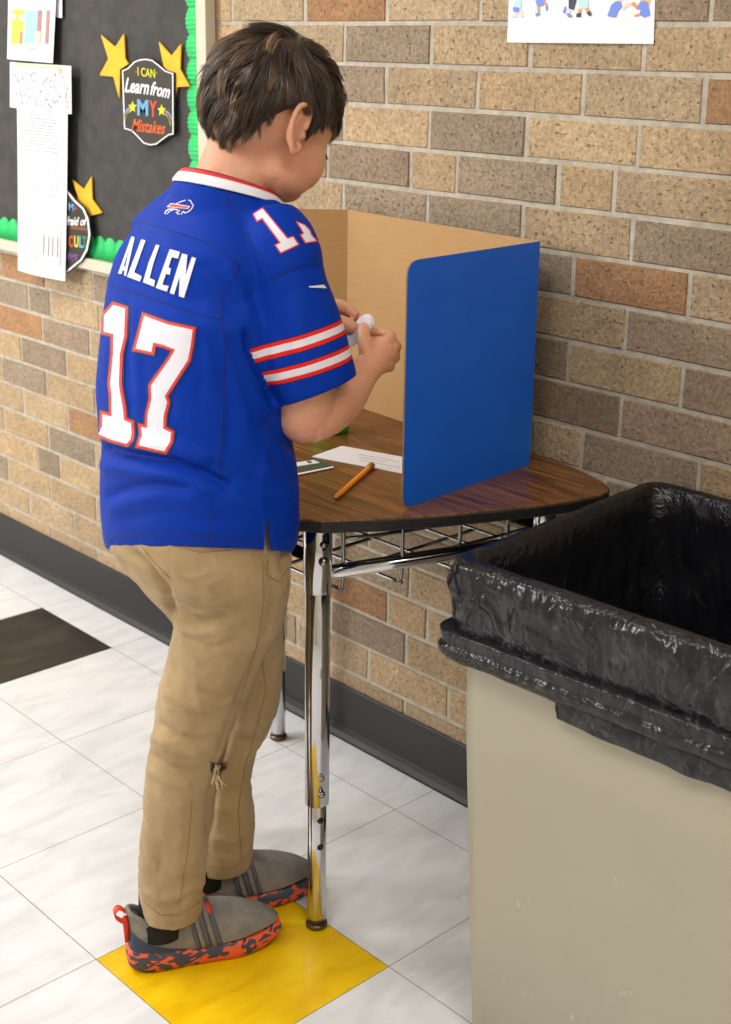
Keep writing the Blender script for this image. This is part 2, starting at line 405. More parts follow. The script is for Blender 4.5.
# ================================================================== bulletin board and what hangs on it
m_bpaper = noise_mat('black_paper', [(.3, (44, 42, 40)), (.7, (60, 57, 54))], 30, .8, bump=(12, .3, .004))
m_green = mat('green_border', (30, 184, 98), .6); m_frame = mat('board_frame', (196, 186, 166), .5)
m_star = noise_mat('gold_star', [(.3, (214, 158, 14)), (.7, (232, 176, 28))], 40, .7)
m_paper = mat('white_paper', (226, 224, 229), .7)
YB = WALL_Y-.004
BX0, BX1, BZ0, BZ1 = -1.75, .263, .817, 1.95
bd = root('bulletin_board', ((BX0+BX1)/2, YB, BZ0)); tag(bd, 'large black papered bulletin board with green scalloped border on brick wall', 'bulletin board')
fw = .031
pr = []
for (x0, x1, z0, z1) in ((BX0, BX1, BZ0, BZ0+fw*.8), (BX0, BX1, BZ1-fw, BZ1), (BX0, BX0+fw, BZ0+fw*.8, BZ1-fw), (BX1-fw, BX1, BZ0+fw*.8, BZ1-fw)):
    pr.append(box(((x0+x1)/2, YB-.012, (z0+z1)/2), (x1-x0, .024, z1-z0), .002))
mk('frame', *join(pr), m_frame, bd, smooth=False)
mk('backing_paper', *box(((BX0+BX1)/2, YB-.006, (BZ0+BZ1)/2), (BX1-BX0-.02, .010, BZ1-BZ0-.02)), m_bpaper, bd, smooth=False)
# scalloped, ribbed border strips
YS = YB-.0125
def border_strip(x0, x1, z0, z1, edge, per):
    """ribs run across the strip; edge: side with scallops"""
    V = []; Fc = []; horiz = (x1-x0) > (z1-z0); L = (x1-x0) if horiz else (z1-z0); n = int(L/.0022)
    for i in range(n+1):
        s = L*i/n; sc_ = abs(math.sin(math.pi*s/per))**.6*.014; rib = .0011*math.sin(2*math.pi*s/.0085)
        if horiz: V += [(x0+s, YS+rib, z0), (x0+s, YS+rib, z1-.014+sc_)]
        else: V += [(x1, YS+rib, z0+s), (x0+.014-sc_, YS+rib, z0+s)]
    for i in range(n): Fc.append((2*i, 2*i+2, 2*i+3, 2*i+1))
    return V, Fc
o = mk('scalloped_border', *join([border_strip(BX0+.02, BX1-.026, BZ0+.024, BZ0+.078, 't', .042), border_strip(BX1-.080, BX1-.024, BZ0+.024, BZ1-.02, 'l', .048)]), m_green, bd)
sm = o.modifiers.new('thickness', 'SOLIDIFY'); sm.thickness = .0006
YI = YB-.0145
def flat(name, poly, y, th, m, parent=None, lift=None, smooth=False):
    """poly of (x, z) points on the wall; a sheet th thick whose front is at y-th"""
    P = [(a, b) for a, b in poly]
    if sum(P[i][0]*P[(i+1) % len(P)][1]-P[(i+1) % len(P)][0]*P[i][1] for i in range(len(P))) < 0: P = P[::-1]
    V, Fc = prism(P, 0, th, ((0, y, 0), (1, 0, 0), (0, 0, 1), (0, -1, 0)))
    Fc = [f[::-1] for f in Fc]
    c = np.mean(V, 0)
    return mk(name, V, [f[::-1] for f in Fc], m, parent, origin=(c[0], y, V[:, 2].min()), smooth=smooth)
def wpt(x, y, Y=YI): q = at_y(x, y, Y); return (float(q[0]), float(q[2]))
def wp(pts, ox=0, oy=0, s=1, Y=YI): return [wpt(ox+a/s, oy+b/s, Y) for a, b in pts]
# stars (traced at their place on the board)
Z5 = 731/120
st = [([(13, 92), (100, 165), (152, 84), (160, 235), (180, 268), (128, 300), (124, 478), (88, 345), (5, 336), (58, 236)], 'gold paper star at the upper left of the motivational sign'),
      ([(365, 133), (443, 218), (500, 145), (495, 300), (553, 404), (478, 408), (460, 478), (420, 400), (397, 290)], 'gold paper star overlapping green border right of the motivational sign')]
for P, lb in st:
    s = flat('star', wp(P, 100, 20, Z5, YI), YI, .003, m_star); tag(s, lb, 'star', 'gold paper stars on the bulletin board')
P = sc([(488, 130), (565, 195), (615, 110), (620, 260), (685, 350), (600, 372), (560, 420), (520, 330), (525, 240)], 0, 160, 731/110)
s = flat('star', wp(P), YI, .003, m_star); tag(s, 'gold paper star at lower left, above the half-hidden sign', 'star', 'gold paper stars on the bulletin board')
# plaque signs
m_sblk = mat('sign_black', (34, 30, 18), .5); m_sedge = mat('sign_edge', (24, 26, 20), .6); m_swht = mat('sign_white', (228, 222, 226), .5)
cols = {k: mat('ink_'+k, c, .5) for k, c in dict(yellow=(214, 208, 20), green=(80, 150, 40), red=(196, 60, 34), blue=(96, 150, 196), white=(236, 232, 234), violet=(112, 70, 140), brown=(120, 62, 24), teal=(40, 130, 60), orange=(206, 88, 30)).items()}
def stroke_poly(P, w):
    P = np.asarray(P, float); T = np.gradient(P, axis=0); T /= np.linalg.norm(T, axis=1)[:, None]+1e-9
    N = np.c_[-T[:, 1], T[:, 0]]*w/2
    return [tuple(q) for q in P+N]+[tuple(q) for q in (P-N)[::-1]]
def sheet_quads(P, w, tofn):
    P = smooth_path(np.c_[np.asarray(P, float), np.zeros(len(P))], 4)[:, :2] if len(P) > 2 else np.asarray(P, float)
    T = np.gradient(P, axis=0); T /= np.linalg.norm(T, axis=1)[:, None]+1e-9; N = np.c_[-T[:, 1], T[:, 0]]*w/2
    V = [tofn(*q) for q in P+N]+[tofn(*q) for q in P-N]; n = len(P)
    return np.array(V), [(i, i+1, n+i+1, n+i) for i in range(n-1)]
def two_sided(V, Fc): return V, [f if np.cross(V[f[1]]-V[f[0]], V[f[2]]-V[f[0]])[1] < 0 else f[::-1] for f in Fc]
def ink(name, strokes, w, m, parent, ox, oy, s, Y):
    pr = []
    for P in strokes: pr.append(two_sided(*sheet_quads(P, w, lambda a, b: at_y(ox+a/s, oy+b/s, Y))))
    return mk(name, *join(pr), m, parent, smooth=False)
def text_strokes(ch):
    G = {'I': [[(0, 0), (0, 1)]], 'C': [[(.8, .15), (.4, 0), (0, .3), (0, .7), (.4, 1), (.8, .85)]], 'A': [[(0, 1), (.4, 0), (.8, 1)], [(.15, .65), (.65, .65)]],
     'N': [[(0, 1), (0, 0)], [(0, 0), (.75, 1)], [(.75, 1), (.75, 0)]], 'M': [[(0, 1), (0, 0)], [(0, 0), (.45, .7)], [(.45, .7), (.9, 0)], [(.9, 0), (.9, 1)]],
     'Y': [[(0, 0), (.4, .5)], [(.8, 0), (.4, .5)], [(.4, .5), (.4, 1)]], 'U': [[(0, 0), (0, .75), (.35, 1), (.7, .75), (.7, 0)]], 'L': [[(0, 0), (0, 1)], [(0, 1), (.65, 1)]],
     'T': [[(0, 0), (.8, 0)], [(.4, 0), (.4, 1)]],
     'e': [[(0, .72), (.5, .65), (.45, .45), (.15, .45), (0, .75), (.2, 1), (.6, .9)]], 'a': [[(.5, .5), (.15, .45), (0, .75), (.2, 1), (.5, .7)], [(.5, .45), (.5, .95), (.65, 1)]],
     'r': [[(0, .45), (.05, 1)], [(.05, .65), (.25, .45), (.5, .5)]], 'n': [[(0, .45), (0, 1)], [(0, .65), (.3, .42), (.5, .6), (.5, 1)]], 'm': [[(0, .45), (0, 1)], [(0, .65), (.25, .42), (.4, .6), (.4, 1)], [(.4, .65), (.65, .42), (.8, .6), (.8, 1), (.95, .95)]],
     'o': [[(.3, .45), (0, .6), (.05, .9), (.3, 1), (.55, .85), (.5, .55), (.3, .45)]], 'f': [[(.6, .1), (.4, 0), (.25, .3), (.2, 1), (.05, 1.4), (-.15, 1.3)], [(0, .5), (.5, .45)]],
     's': [[(.4, .5), (.15, .5), (.1, .65), (.35, .8), (.3, 1), (0, .95)]], 't': [[(.2, .1), (.15, .9), (.4, 1)], [(0, .4), (.4, .38)]], 'k': [[(0, 0), (0, 1)], [(.45, .45), (.02, .75)], [(.1, .7), (.5, 1)]],
     'i': [[(0, .45), (0, .95), (.15, 1)], [(0, .2), (.03, .25)]], 'd': [[(.5, 0), (.5, 1)], [(.5, .5), (.15, .45), (0, .75), (.2, 1), (.5, .8)]], 'l': [[(.1, 0), (.05, .9), (.25, 1)]],
     'v': [[(0, .45), (.2, 1), (.45, .45)]], 'h': [[(0, 0), (0, 1)], [(0, .65), (.3, .42), (.5, .6), (.5, 1)]]}
    return G[ch]
def font_word(name, txt, px4, m, parent, ox, oy, s, Y, bold=.012, shear=0.):
    """text mesh fitted into the viewed quad tl, tr, bl"""
    cu = bpy.data.curves.new('t', 'FONT'); cu.body = txt; cu.offset = bold; cu.shear = shear; cu.resolution_u = 3; cu.fill_mode = 'FRONT' if hasattr(cu, 'fill_mode') else cu.fill_mode
    try: cu.fill_mode = 'FRONT'
    except Exception: pass
    o = bpy.data.objects.new('t', cu); COL.objects.link(o); dg = bpy.context.evaluated_depsgraph_get(); dg.update(); me = o.evaluated_get(dg).to_mesh()
    V = np.array([v.co[:2] for v in me.vertices]); Fc = [tuple(p.vertices) for p in me.polygons]; o.evaluated_get(dg).to_mesh_clear(); bpy.data.objects.remove(o); bpy.data.curves.remove(cu)
    V = (V-V.min(0))/(V.max(0)-V.min(0)); tl, tr, bl = [np.array(q, float) for q in px4]
    W = np.array([at_y(ox+q[0]/s, oy+q[1]/s, Y) for q in (bl+V[:, :1]*(tr-tl)+V[:, 1:]*(tl-bl))])
    return mk(name, *two_sided(W, Fc), m, parent, smooth=False)
def word(txt, x, y, w, h, slope, lean=0, gap=.28):
    wid = {c: max([q[0] for st_ in text_strokes(c) for q in st_]+[.15]) for c in txt if c != ' '}
    tot = sum(wid.get(c, .3)+gap for c in txt)-gap; s = w/tot; out = []; cx_ = 0
    for c in txt:
        if c == ' ': cx_ += .3+gap; continue
        for st_ in text_strokes(c):
            out.append([(x+(cx_+a)*s-lean*(b-1)*h, y+b*h+slope*(cx_+a)*s) for a, b in st_])
        cx_ += wid[c]+gap
    return out
SG = dict(ox=100, oy=20, s=Z5, Y=YI-.0095)
outl = [(130, 305), (165, 290), (205, 250), (240, 236), (280, 232), (320, 240), (360, 270), (400, 305), (450, 322), (452, 700), (420, 706), (380, 735), (345, 762), (305, 768), (262, 755), (225, 715), (190, 680), (142, 665)]
sr = root('plaque_sign', tuple(at_y(148, 144, YI-.004))); tag(sr, 'black plaque sign reading I CAN Learn from MY Mistakes between two gold stars', 'sign')
def rim(outl, parent, f, w_in=10, bw=7):
    YF = f['Y']+.0015
    pw = wp(outl, f['ox'], f['oy'], f['s'], YF)
    flat('board', pw, YF+.0045, .0045, m_sedge, parent)
    A = offset_poly(np.array(outl), -4); B = offset_poly(np.array(outl), -4-bw); Y = YF-.0006
    V = [at_y(f['ox']+a/f['s'], f['oy']+b/f['s'], Y) for a, b in list(A)+list(B)]; n = len(A)
    V, Fc = two_sided(np.array(V), [(i, (i+1) % n, n+(i+1) % n, n+i) for i in range(n)])
    mk('white_outline', V, Fc, m_swht, parent, smooth=False)
    C_ = offset_poly(np.array(outl), -6-bw)
    flat('face', wp([tuple(q) for q in C_], f['ox'], f['oy'], f['s'], YF), YF, .0008, m_sblk, parent)
rim(outl, sr, SG)
font_word('lettering', 'I CAN', [(228, 286), (334, 300), (230, 340)], cols['yellow'], sr, **SG)
font_word('lettering', 'Learn', [(152, 350), (300, 366), (150, 440)], cols['white'], sr, **SG, shear=.3, bold=.02)
font_word('lettering', 'from', [(312, 372), (430, 396), (305, 456)], cols['white'], sr, **SG, shear=.3, bold=.02)
font_word('lettering', 'M', [(226, 482), (294, 488), (226, 580)], cols['blue'], sr, **SG, bold=.04)
font_word('lettering', 'Y', [(298, 490), (348, 494), (298, 588)], cols['red'], sr, **SG, bold=.04)
font_word('lettering', 'Mistakes', [(196, 600), (400, 622), (192, 676)], cols['orange'], sr, **SG, shear=.3, bold=.015)
ink('dot', [[(215, 312), (221, 318)]], 8, cols['red'], sr, **SG); ink('dot', [[(340, 320), (346, 328)]], 9, cols['green'], sr, **SG)
for (xa, ya, d) in ((200, 530, -1), (377, 550, 1)):
    pl = [(xa+(27 if k % 2 == 0 else 12)*math.sin(k*math.pi/5), ya-(38 if k % 2 == 0 else 17)*math.cos(k*math.pi/5)) for k in range(10)]
    flat('printed_star', wp(pl, 100, 20, Z5, YI-.0088), YI-.0088, .0008, cols['yellow'], sr)
    for q, cc in ((0, 'blue'), (12, 'red'), (24, 'green')):
        ink('rainbow_stripe', [[(xa+d*18, ya+4+q), (xa+d*40, ya+16+q*1.1), (xa+d*(60-q*.2), ya+55+q*1.6)] if d > 0 else [(xa-18, ya+4+q), (xa-38, ya+20+q), (xa-54+q*.2, ya+45+q*1.6)]], 10, cols[cc], sr, **SG)
# second sign, half behind the long sheet
S2 = dict(ox=0, oy=160, s=731/110, Y=YI-.0160)
outl2 = [(448, 195), (500, 262), (560, 318), (592, 390), (604, 500), (585, 600), (545, 672), (500, 708), (450, 750), (380, 760), (300, 700), (270, 600), (265, 400), (290, 300), (360, 230)]
s2 = root('plaque_sign', tuple(at_y(60, 270, YI-.006))); tag(s2, 'black plaque sign half hidden behind the long white sheet, coloured letters CULT showing', 'sign')
rim(outl2, s2, S2, bw=12)
font_word('lettering', 'M', [(456, 284), (490, 290), (456, 334)], cols['blue'], s2, **S2, bold=.03); ink('dot', [[(497, 318), (508, 324)]], 16, cols['red'], s2, **S2)
font_word('lettering', 'afraid of', [(420, 374), (580, 380), (418, 432)], cols['white'], s2, **S2, shear=.3, bold=.02)
ink('underline', [[(470, 448), (520, 452), (580, 462)]], 22, cols['brown'], s2, **S2)
for ch, xx, cc in (('C', 462, 'red'), ('U', 497, 'yellow'), ('L', 530, 'blue'), ('T', 550, 'teal')):
    font_word('lettering', ch, [(xx-4, 500+(xx-462)*.06), (xx+24, 502+(xx-462)*.06), (xx-4, 578+(xx-462)*.06)], cols[cc], s2, **S2, bold=.03)
font_word('lettering', 'things', [(400, 600), (520, 610), (398, 672)], cols['violet'], s2, **S2, shear=.3, bold=.02)
# papers
m_pen = mat('pencil_writing', (112, 108, 112), .8); m_print = mat('printed_text', (88, 86, 90), .8)
def hang(name, px4, Y, label, bow=.006, nx=14, nz=20, th=.0005, curl=0, m=None, tuck=0):
    """a hanging sheet: px corners tl, tr, br, bl; bows off the board"""
    tl, tr, br, bl = [np.array(at_y(a, b, Y)) for a, b in px4]; G = []
    for j in range(nz+1):
        for i in range(nx+1):
            s, q = i/nx, j/nz
            P = (tl*(1-s)+tr*s)*(1-q)+(bl*(1-s)+br*s)*q
            P[1] -= bow*math.sin(math.pi*s)*(.3+.7*q)+curl*q*q+tuck*max(0, 1-q*6); G.append(P)
    Fc = [(j*(nx+1)+i, (j+1)*(nx+1)+i, (j+1)*(nx+1)+i+1, j*(nx+1)+i+1) for j in range(nz) for i in range(nx)]
    o = mk(name, G, Fc, m or m_paper, origin=(tl+tr)/2, smooth=False)
    md = o.modifiers.new('thickness', 'SOLIDIFY'); md.thickness = th; md.offset = -1
    tag(o, label, 'paper', 'papers pinned to the bulletin board')
    t_ = bvh(np.array(G), Fc); return o, t_
def on_sheet(par, tree, name, strokes_px, w, m, off=.0008):
    pr = []
    for P in strokes_px:
        P = np.asarray(P, float); d_ = (P[-1]-P[0]); 
        T = np.gradient(P, axis=0); T /= np.linalg.norm(T, axis=1)[:, None]+1e-9; N = np.c_[-T[:, 1], T[:, 0]]*w/2
        V = []
        for q in list(P+N)+list(P-N):
            h = tree.ray_cast(Vector(CAM), Vector(ray(*q)).normalized())
            if h[0] is None: h = tree.find_nearest(Vector(at_y(*q, YI)))
            V.append(np.array(h[0])+np.array([0, -off, 0]))
        n = len(P); pr.append(two_sided(np.array(V), [(i, i+1, n+i+1, n+i) for i in range(n-1)]))
    return mk(name, *join(pr), m, par, smooth=False)
o1, t1 = hang('paper', [(9, -60), (58, -55), (53.5, 63), (8, 59)], YI-.012, 'white worksheet with yellow and blue drawing at top left of board', .006, curl=.002)
def fillq(o, tree, name, x0, y0, x1, y1, m, k=6, off=.0007):
    on_sheet(o, tree, name, [[(x0+(x1-x0)*i/k, (y0+y1)/2+((x0+(x1-x0)*i/k)-x0)*.05) for i in range(k+1)]], y1-y0, m, off)
cr = {k: noise_mat('crayon_'+k, [(.35, c), (.65, tuple(min(255, int(v*.8+48)) for v in c))], 260, .9, stretch=(1, 1, .2)) for k, c in dict(yellow=(238, 216, 60), blue=(140, 196, 224), brown=(156, 112, 104), pale=(218, 228, 232), green=(150, 190, 170), orange=(232, 180, 150), grey=(150, 150, 146), tan=(196, 180, 150)).items()}
fillq(o1, t1, 'drawing', 12, 9, 52.5, 45, cr['pale'])
fillq(o1, t1, 'drawing', 12, 9, 24, 44, cr['yellow'], off=.0012); fillq(o1, t1, 'drawing', 25, 10, 37, 43, cr['blue'], off=.0012)
fillq(o1, t1, 'drawing', 37.5, 10, 42, 44, cr['brown'], off=.0012); fillq(o1, t1, 'drawing', 46, 10, 50, 44, cr['brown'], off=.0012)
fillq(o1, t1, 'drawing', 36, 31, 41, 44, cr['orange'], off=.0016); fillq(o1, t1, 'drawing', 20, 31, 23, 43.5, cr['brown'], off=.0016)
fillq(o1, t1, 'drawing', 14, 14, 16.5, 20, cr['blue'], off=.0018); fillq(o1, t1, 'drawing', 20.5, 15, 23.5, 21, cr['blue'], off=.0018)
on_sheet(o1, t1, 'caption', [[(24, 47.2), (32, 47.8), (42, 48.4)], [(28, 49), (36, 49.6)]], .6, m_pen)
o1b, t1b = hang('paper', [(46, -60), (62, -57), (62, 18), (50, 16)], YI-.004, 'white paper edge showing behind the drawing worksheet', .001)
o2, t2 = hang('paper', [(10, 62), (71, 66), (71.5, 114), (10, 107)], YI-.016, 'square sheet of pencil scribbles between the drawing and the long sheet', .009)
on_sheet(o2, t2, 'shading', [[(15, 64.5), (35, 66), (58, 68)]], 4, cr['tan']); on_sheet(o2, t2, 'shading', [[(59, 66), (60, 74)]], 3, cr['tan'])
rs = random.Random(5); sk = []
for k in range(260):
    x, y = rs.uniform(14, 69), rs.uniform(70, 108); a_ = rs.uniform(.6, 1.9)+math.pi*(rs.random() < .3); L_ = rs.uniform(1.5, 4)
    sk.append([(x, y), (x+L_*math.cos(a_), y+L_*math.sin(a_))])
on_sheet(o2, t2, 'scribble', sk, .45, m_pen)
o3, t3 = hang('paper', [(17, 108), (67.5, 113), (66.5, 281), (19.5, 270)], YI-.0185, 'long white sheet of writing hanging below the scribbled sheet', .008, nz=30, curl=.004)
ln = []
for k in range(11):
    y = 117+k*3.2; ln.append([(20+(8 if k == 0 else 0), y), (40, y+1.8), ((56 if k == 0 else rs.uniform(56, 64)), y+3.6)])
on_sheet(o3, t3, 'printed_lines', ln, .7, m_print)
ln = []
for k in range(9):
    y = 158+k*5; x = 21
    while x < 58:
        L_ = rs.uniform(2, 6); ln.append([(x, y+(x-20)*.09), (x+L_*.5, y+(x-20)*.09+rs.uniform(-1.5, 1)), (x+L_, y+(x-20)*.09+.4)]); x += L_+2
on_sheet(o3, t3, 'handwriting', ln, .7, m_pen)
bx = [(21, 223), (61.5, 231), (60, 265.5), (21, 256), (21, 223)]
on_sheet(o3, t3, 'drawn_box', [bx[i:i+2] for i in range(4)], .6, m_pen)
on_sheet(o3, t3, 'drawn_lines', [[(x, 226+(x-21)*.19), (x, 254+(x-21)*.2)] for x in (25, 30, 35, 39)], .5, m_pen)
on_sheet(o3, t3, 'drawn_bars', [[(x, 230+(x-21)*.19), (x-.5, 252+(x-21)*.15)] for x in (44, 49, 53, 58)], 1.8, cr['grey'])
on_sheet(o3, t3, 'drawn_mark', [[(36, 255), (38, 259)]], 2, cr['orange'])

# ---- poster on the bricks
YP = WALL_Y-.0034
po, tp = hang('poster', [(516, -170), (660, -165), (653.5, 44), (507, 42.5)], YP, 'white poster with cartoon children taped high on the brick wall', .003)
po['category'] = 'poster'; del po['group']
pc = {k: mat('print_'+k, c, .6) for k, c in dict(blue=(104, 132, 214), navy=(44, 52, 74), skin=(240, 200, 190), tan=(226, 138, 84), mint=(176, 214, 212), orange=(240, 176, 80)).items()}
def pp(name, pts, m, off=.0008):
    P = sc(pts, 500, 0, 4.3); V, Fc = decal(tp, [P], off, 3); mk(name, V, Fc, m, po, smooth=False)
pp('figure', [(58, -60), (98, -60), (94, 10), (88, 45), (60, 40), (64, 0)], pc['mint']); pp('figure', [(58, 28), (84, 34), (84, 52), (66, 54), (55, 44)], pc['blue'], .0011)
pp('figure', [(64, 50), (84, 46), (96, 42), (98, 66), (90, 68), (84, 60), (66, 68), (56, 72), (62, 60)], pc['skin']); pp('figure', [(52, 68), (72, 66), (78, 74), (54, 76)], pc['mint'], .0012); pp('figure', [(86, 66), (102, 66), (104, 74), (88, 74)], pc['mint'], .0012)
pp('figure', [(155, -60), (190, -60), (196, 0), (186, 26), (160, 28), (152, 0)], pc['blue']); pp('figure', [(160, 26), (172, 24), (172, 56), (162, 56)], pc['tan']); pp('figure', [(184, 4), (194, 2), (204, 22), (198, 28)], pc['tan'])
pp('figure', [(152, 58), (172, 54), (172, 66), (156, 71)], pc['blue'], .0011); pp('figure', [(196, 28), (204, 18), (207, 40), (200, 50)], pc['blue'], .0011)
pp('figure', [(296, -60), (330, -60), (330, 2), (318, 44), (296, 36)], pc['navy']); pp('figure', [(290, 36), (306, 42), (302, 60), (286, 56)], pc['skin']); pp('figure', [(270, 52), (280, 26), (286, 30), (280, 60)], pc['blue'], .0011); pp('figure', [(286, 60), (298, 56), (314, 72), (296, 76)], pc['blue'], .0011)
pp('figure', [(335, -60), (382, -60), (380, 34), (340, 40)], pc['mint']); pp('figure', [(338, 38), (352, 40), (348, 56), (336, 56)], pc['tan']); pp('figure', [(364, 36), (380, 34), (386, 50), (374, 54)], pc['tan'])
pp('figure', [(330, 58), (350, 54), (348, 74), (328, 74)], pc['navy'], .0011); pp('figure', [(372, 54), (388, 46), (396, 64), (384, 70)], pc['navy'], .0011)
pp('figure', [(480, 20), (500, 4), (520, 6), (526, 30), (508, 48), (500, 76), (470, 72), (462, 66)], pc['blue']); pp('figure', [(490, -60), (526, -60), (526, 4), (500, 6)], pc['skin'], .0011); pp('figure', [(524, 24), (556, 8), (568, 16), (530, 44)], pc['skin'])
pp('figure', [(604, 6), (636, 6), (646, 66), (622, 76), (598, 62), (606, 44), (588, 34)], pc['blue']); pp('figure', [(564, 14), (578, 8), (592, 26), (606, 34), (592, 44), (572, 26)], pc['tan']); pp('figure', [(574, 68), (596, 58), (604, 66), (586, 74)], pc['tan'])
pp('figure', [(600, -60), (650, -60), (644, 20), (626, 2), (604, 4)], pc['orange'], .0011)
# ================================================================== desk
ZT = .68
m_chrome = mat('chrome', (200, 200, 202), .1, 1.0); m_steel = mat('wire_steel', (150, 150, 146), .25, 1.0)
m_blackedge = mat('black_edge', (14, 13, 13), .6, bump=(400, .4, .001))
wm = mat('walnut_laminate', (120, 72, 34), .32); t = NT(wm); p = t.n['Principled BSDF']
tc = t.new('ShaderNodeTexCoord'); mp = t.new('ShaderNodeMapping'); mp.inputs['Scale'].default_value = (1.2, 22, 1)
t.link(tc.outputs['Object'], mp.inputs['Vector'])
n1 = t.new('ShaderNodeTexNoise'); n1.inputs['Scale'].default_value = 3.2; n1.inputs['Detail'].default_value = 8; n1.inputs['Distortion'].default_value = 1.2
n2 = t.new('ShaderNodeTexNoise'); n2.inputs['Scale'].default_value = 14; n2.inputs['Detail'].default_value = 5
t.link(mp.outputs['Vector'], n1.inputs['Vector']); t.link(mp.outputs['Vector'], n2.inputs['Vector'])
mx = t.new('ShaderNodeMath', operation='MULTIPLY_ADD'); mx.inputs[1].default_value = .6; t.link(n1.outputs['Fac'], mx.inputs[0])
m2_ = t.new('ShaderNodeMath', operation='MULTIPLY'); m2_.inputs[1].default_value = .4; t.link(n2.outputs['Fac'], m2_.inputs[0]); t.link(m2_.outputs[0], mx.inputs[2])
t.link(ramp(t, mx.outputs[0], [(.36, (58, 33, 13)), (.46, (100, 61, 28)), (.54, (126, 80, 38)), (.66, (154, 104, 56))]), p.inputs['Base Color'])
DX = .87; LEG = [(1.073, -.319), (.752, -.319), (1.192, .040), (.571, .013)]
desk = root('desk', (DX, -.14, 0)); tag(desk, 'small trapezoid school desk with walnut laminate top and chrome legs against brick wall', 'desk')
half = [(.195, -.3875), (.2265, -.374), (.2525, -.356), (.300, -.290), (.342, -.216), (.367, -.161), (.405, -.076), (.424, -.02), (.433, .026), (.430, .050), (.416, .070), (.39, .084), (.362, .093), (.33, .103), (.286, .111), (.25, .1155), (0, .1165)]
half = [(0, -.3895), (.15, -.3895)]+half
out = [(DX+a, b) for a, b in half]+[(DX-a, b) for a, b in half[::-1][1:-1]]
def slab(poly, z0, z1, e=.0015):
    P = np.array(poly); I_ = offset_poly(P, -e); n = len(P)
    rings = [np.c_[I_, np.full(n, z0)], np.c_[P, np.full(n, z0+e)], np.c_[P, np.full(n, z1-e)], np.c_[I_, np.full(n, z1)]]
    return loft(rings, True)
V, Fc = slab(out, ZT-.019, ZT-.0012, .003); mk('tabletop_edge', V, Fc, m_blackedge, desk, smooth=False)
V, Fc = slab(offset_poly(np.array(out), -.0018), ZT-.004, ZT, .0006); mk('tabletop', V, Fc, wm, desk, smooth=False)
m_hole = mat('hole_dark', (16, 16, 16), .6); m_glide = mat('bronze_glide', (104, 88, 72), .3, .9); m_tubeblk = mat('dark_tube', (30, 30, 32), .25, .8)
for k, (x, y) in enumerate(LEG):
    ax = np.array([x, y])
    def cyl(z0, z1, r, n=28, bev=.001):
        return loft([np.c_[x+q*np.cos(np.arange(n)*2*math.pi/n), y+q*np.sin(np.arange(n)*2*math.pi/n), np.full(n, z)] for q, z in ((r-bev, z0), (r, z0+bev), (r, z1-bev), (r-bev, z1))])
    l = mk('leg', *join([cyl(.213, .60, .0182), cyl(.014, .23, .0142)]), m_chrome, desk)
    mk('collar', *cyl(.553, ZT-.019, .0206), m_chrome, l)
    mk('glide', *join([cyl(.0, .009, .0165, bev=.002), cyl(.008, .016, .012)]), m_glide, l)
    d = np.array([CAM[0]-x, CAM[1]-y]); d /= np.linalg.norm(d); d2 = np.array([d[0]*.93-d[1]*.37, d[1]*.93+d[0]*.37])
    sw = []; hl = []
    for z, rr, dk in ((.262, .0046, 0), (.236, .0058, 0), (.63, .0055, 0), (.605, .0075, 0)):
        R0 = .0182 if z < .5 else .0206; c = np.array([x+d2[0]*R0, y+d2[1]*R0, z]); mk('screw', *ellips(c, (rr, rr, rr), 12), m_steel, l)
    for z in (.19, .145):
        c = np.array([x+d2[0]*.0138, y+d2[1]*.0138, z]); mk('adjustment_hole', *tube([c-np.r_[d2, 0]*.004, c+np.r_[d2, 0]*.0006], .0052, 14), m_hole, l)
def rail(name, a, b, z, m, r=.011, parent=desk):
    a = np.array([*a, z]); b = np.array([*b, z]); return mk(name, *tube([a, a+(b-a)*.5, b], r, 16), m, parent)
rail('rail', LEG[0], LEG[2], .578, m_chrome); rail('rail', LEG[1], LEG[3], .578, m_tubeblk); rail('rail', LEG[2], LEG[3], .60, m_tubeblk); rail('rail', (LEG[0][0], LEG[0][1]), LEG[1], .60, m_tubeblk, .009)
mk('underframe', *join([box((DX, -.14, ZT-.023), (.5, .3, .008), .002)]), m_blackedge, desk, smooth=False)
# wire book basket
bk = []
wr = .0031; zb = .545
ends = [(1.082, -.279), (1.117, -.195), (1.138, -.095), (1.150, -.0), (1.155, .06)]
for x1, y in ends:
    x0 = 2*DX-x1
    bk.append(tube(smooth_path([(x0, y, ZT-.03), (x0, y, zb+.02), (x0+.006, y, zb+.003), (x0+.02, y, zb), (DX, y, zb), (x1-.02, y, zb), (x1-.006, y, zb+.003), (x1, y, zb+.02), (x1, y, ZT-.03)], 4), wr, 8))
for x in (.62, .70, .78, .86, .94, 1.02): bk.append(tube([(x, -.285, zb-.004), (x, -.1, zb-.004), (x, .07, zb-.004)], wr, 8))
for z in (.585, .625):
    for sgn in (1, -1):
        bk.append(tube(smooth_path([(DX+sgn*(x1-DX), y, z) for x1, y in ends], 3), wr*.9, 8))
for y, z in ((.063, .585), (.063, .62)): bk.append(tube([(DX-.28, y, z), (DX, y, z), (DX+.28, y, z)], wr*.9, 8))
mk('wire_basket', *join(bk), m_steel, desk)

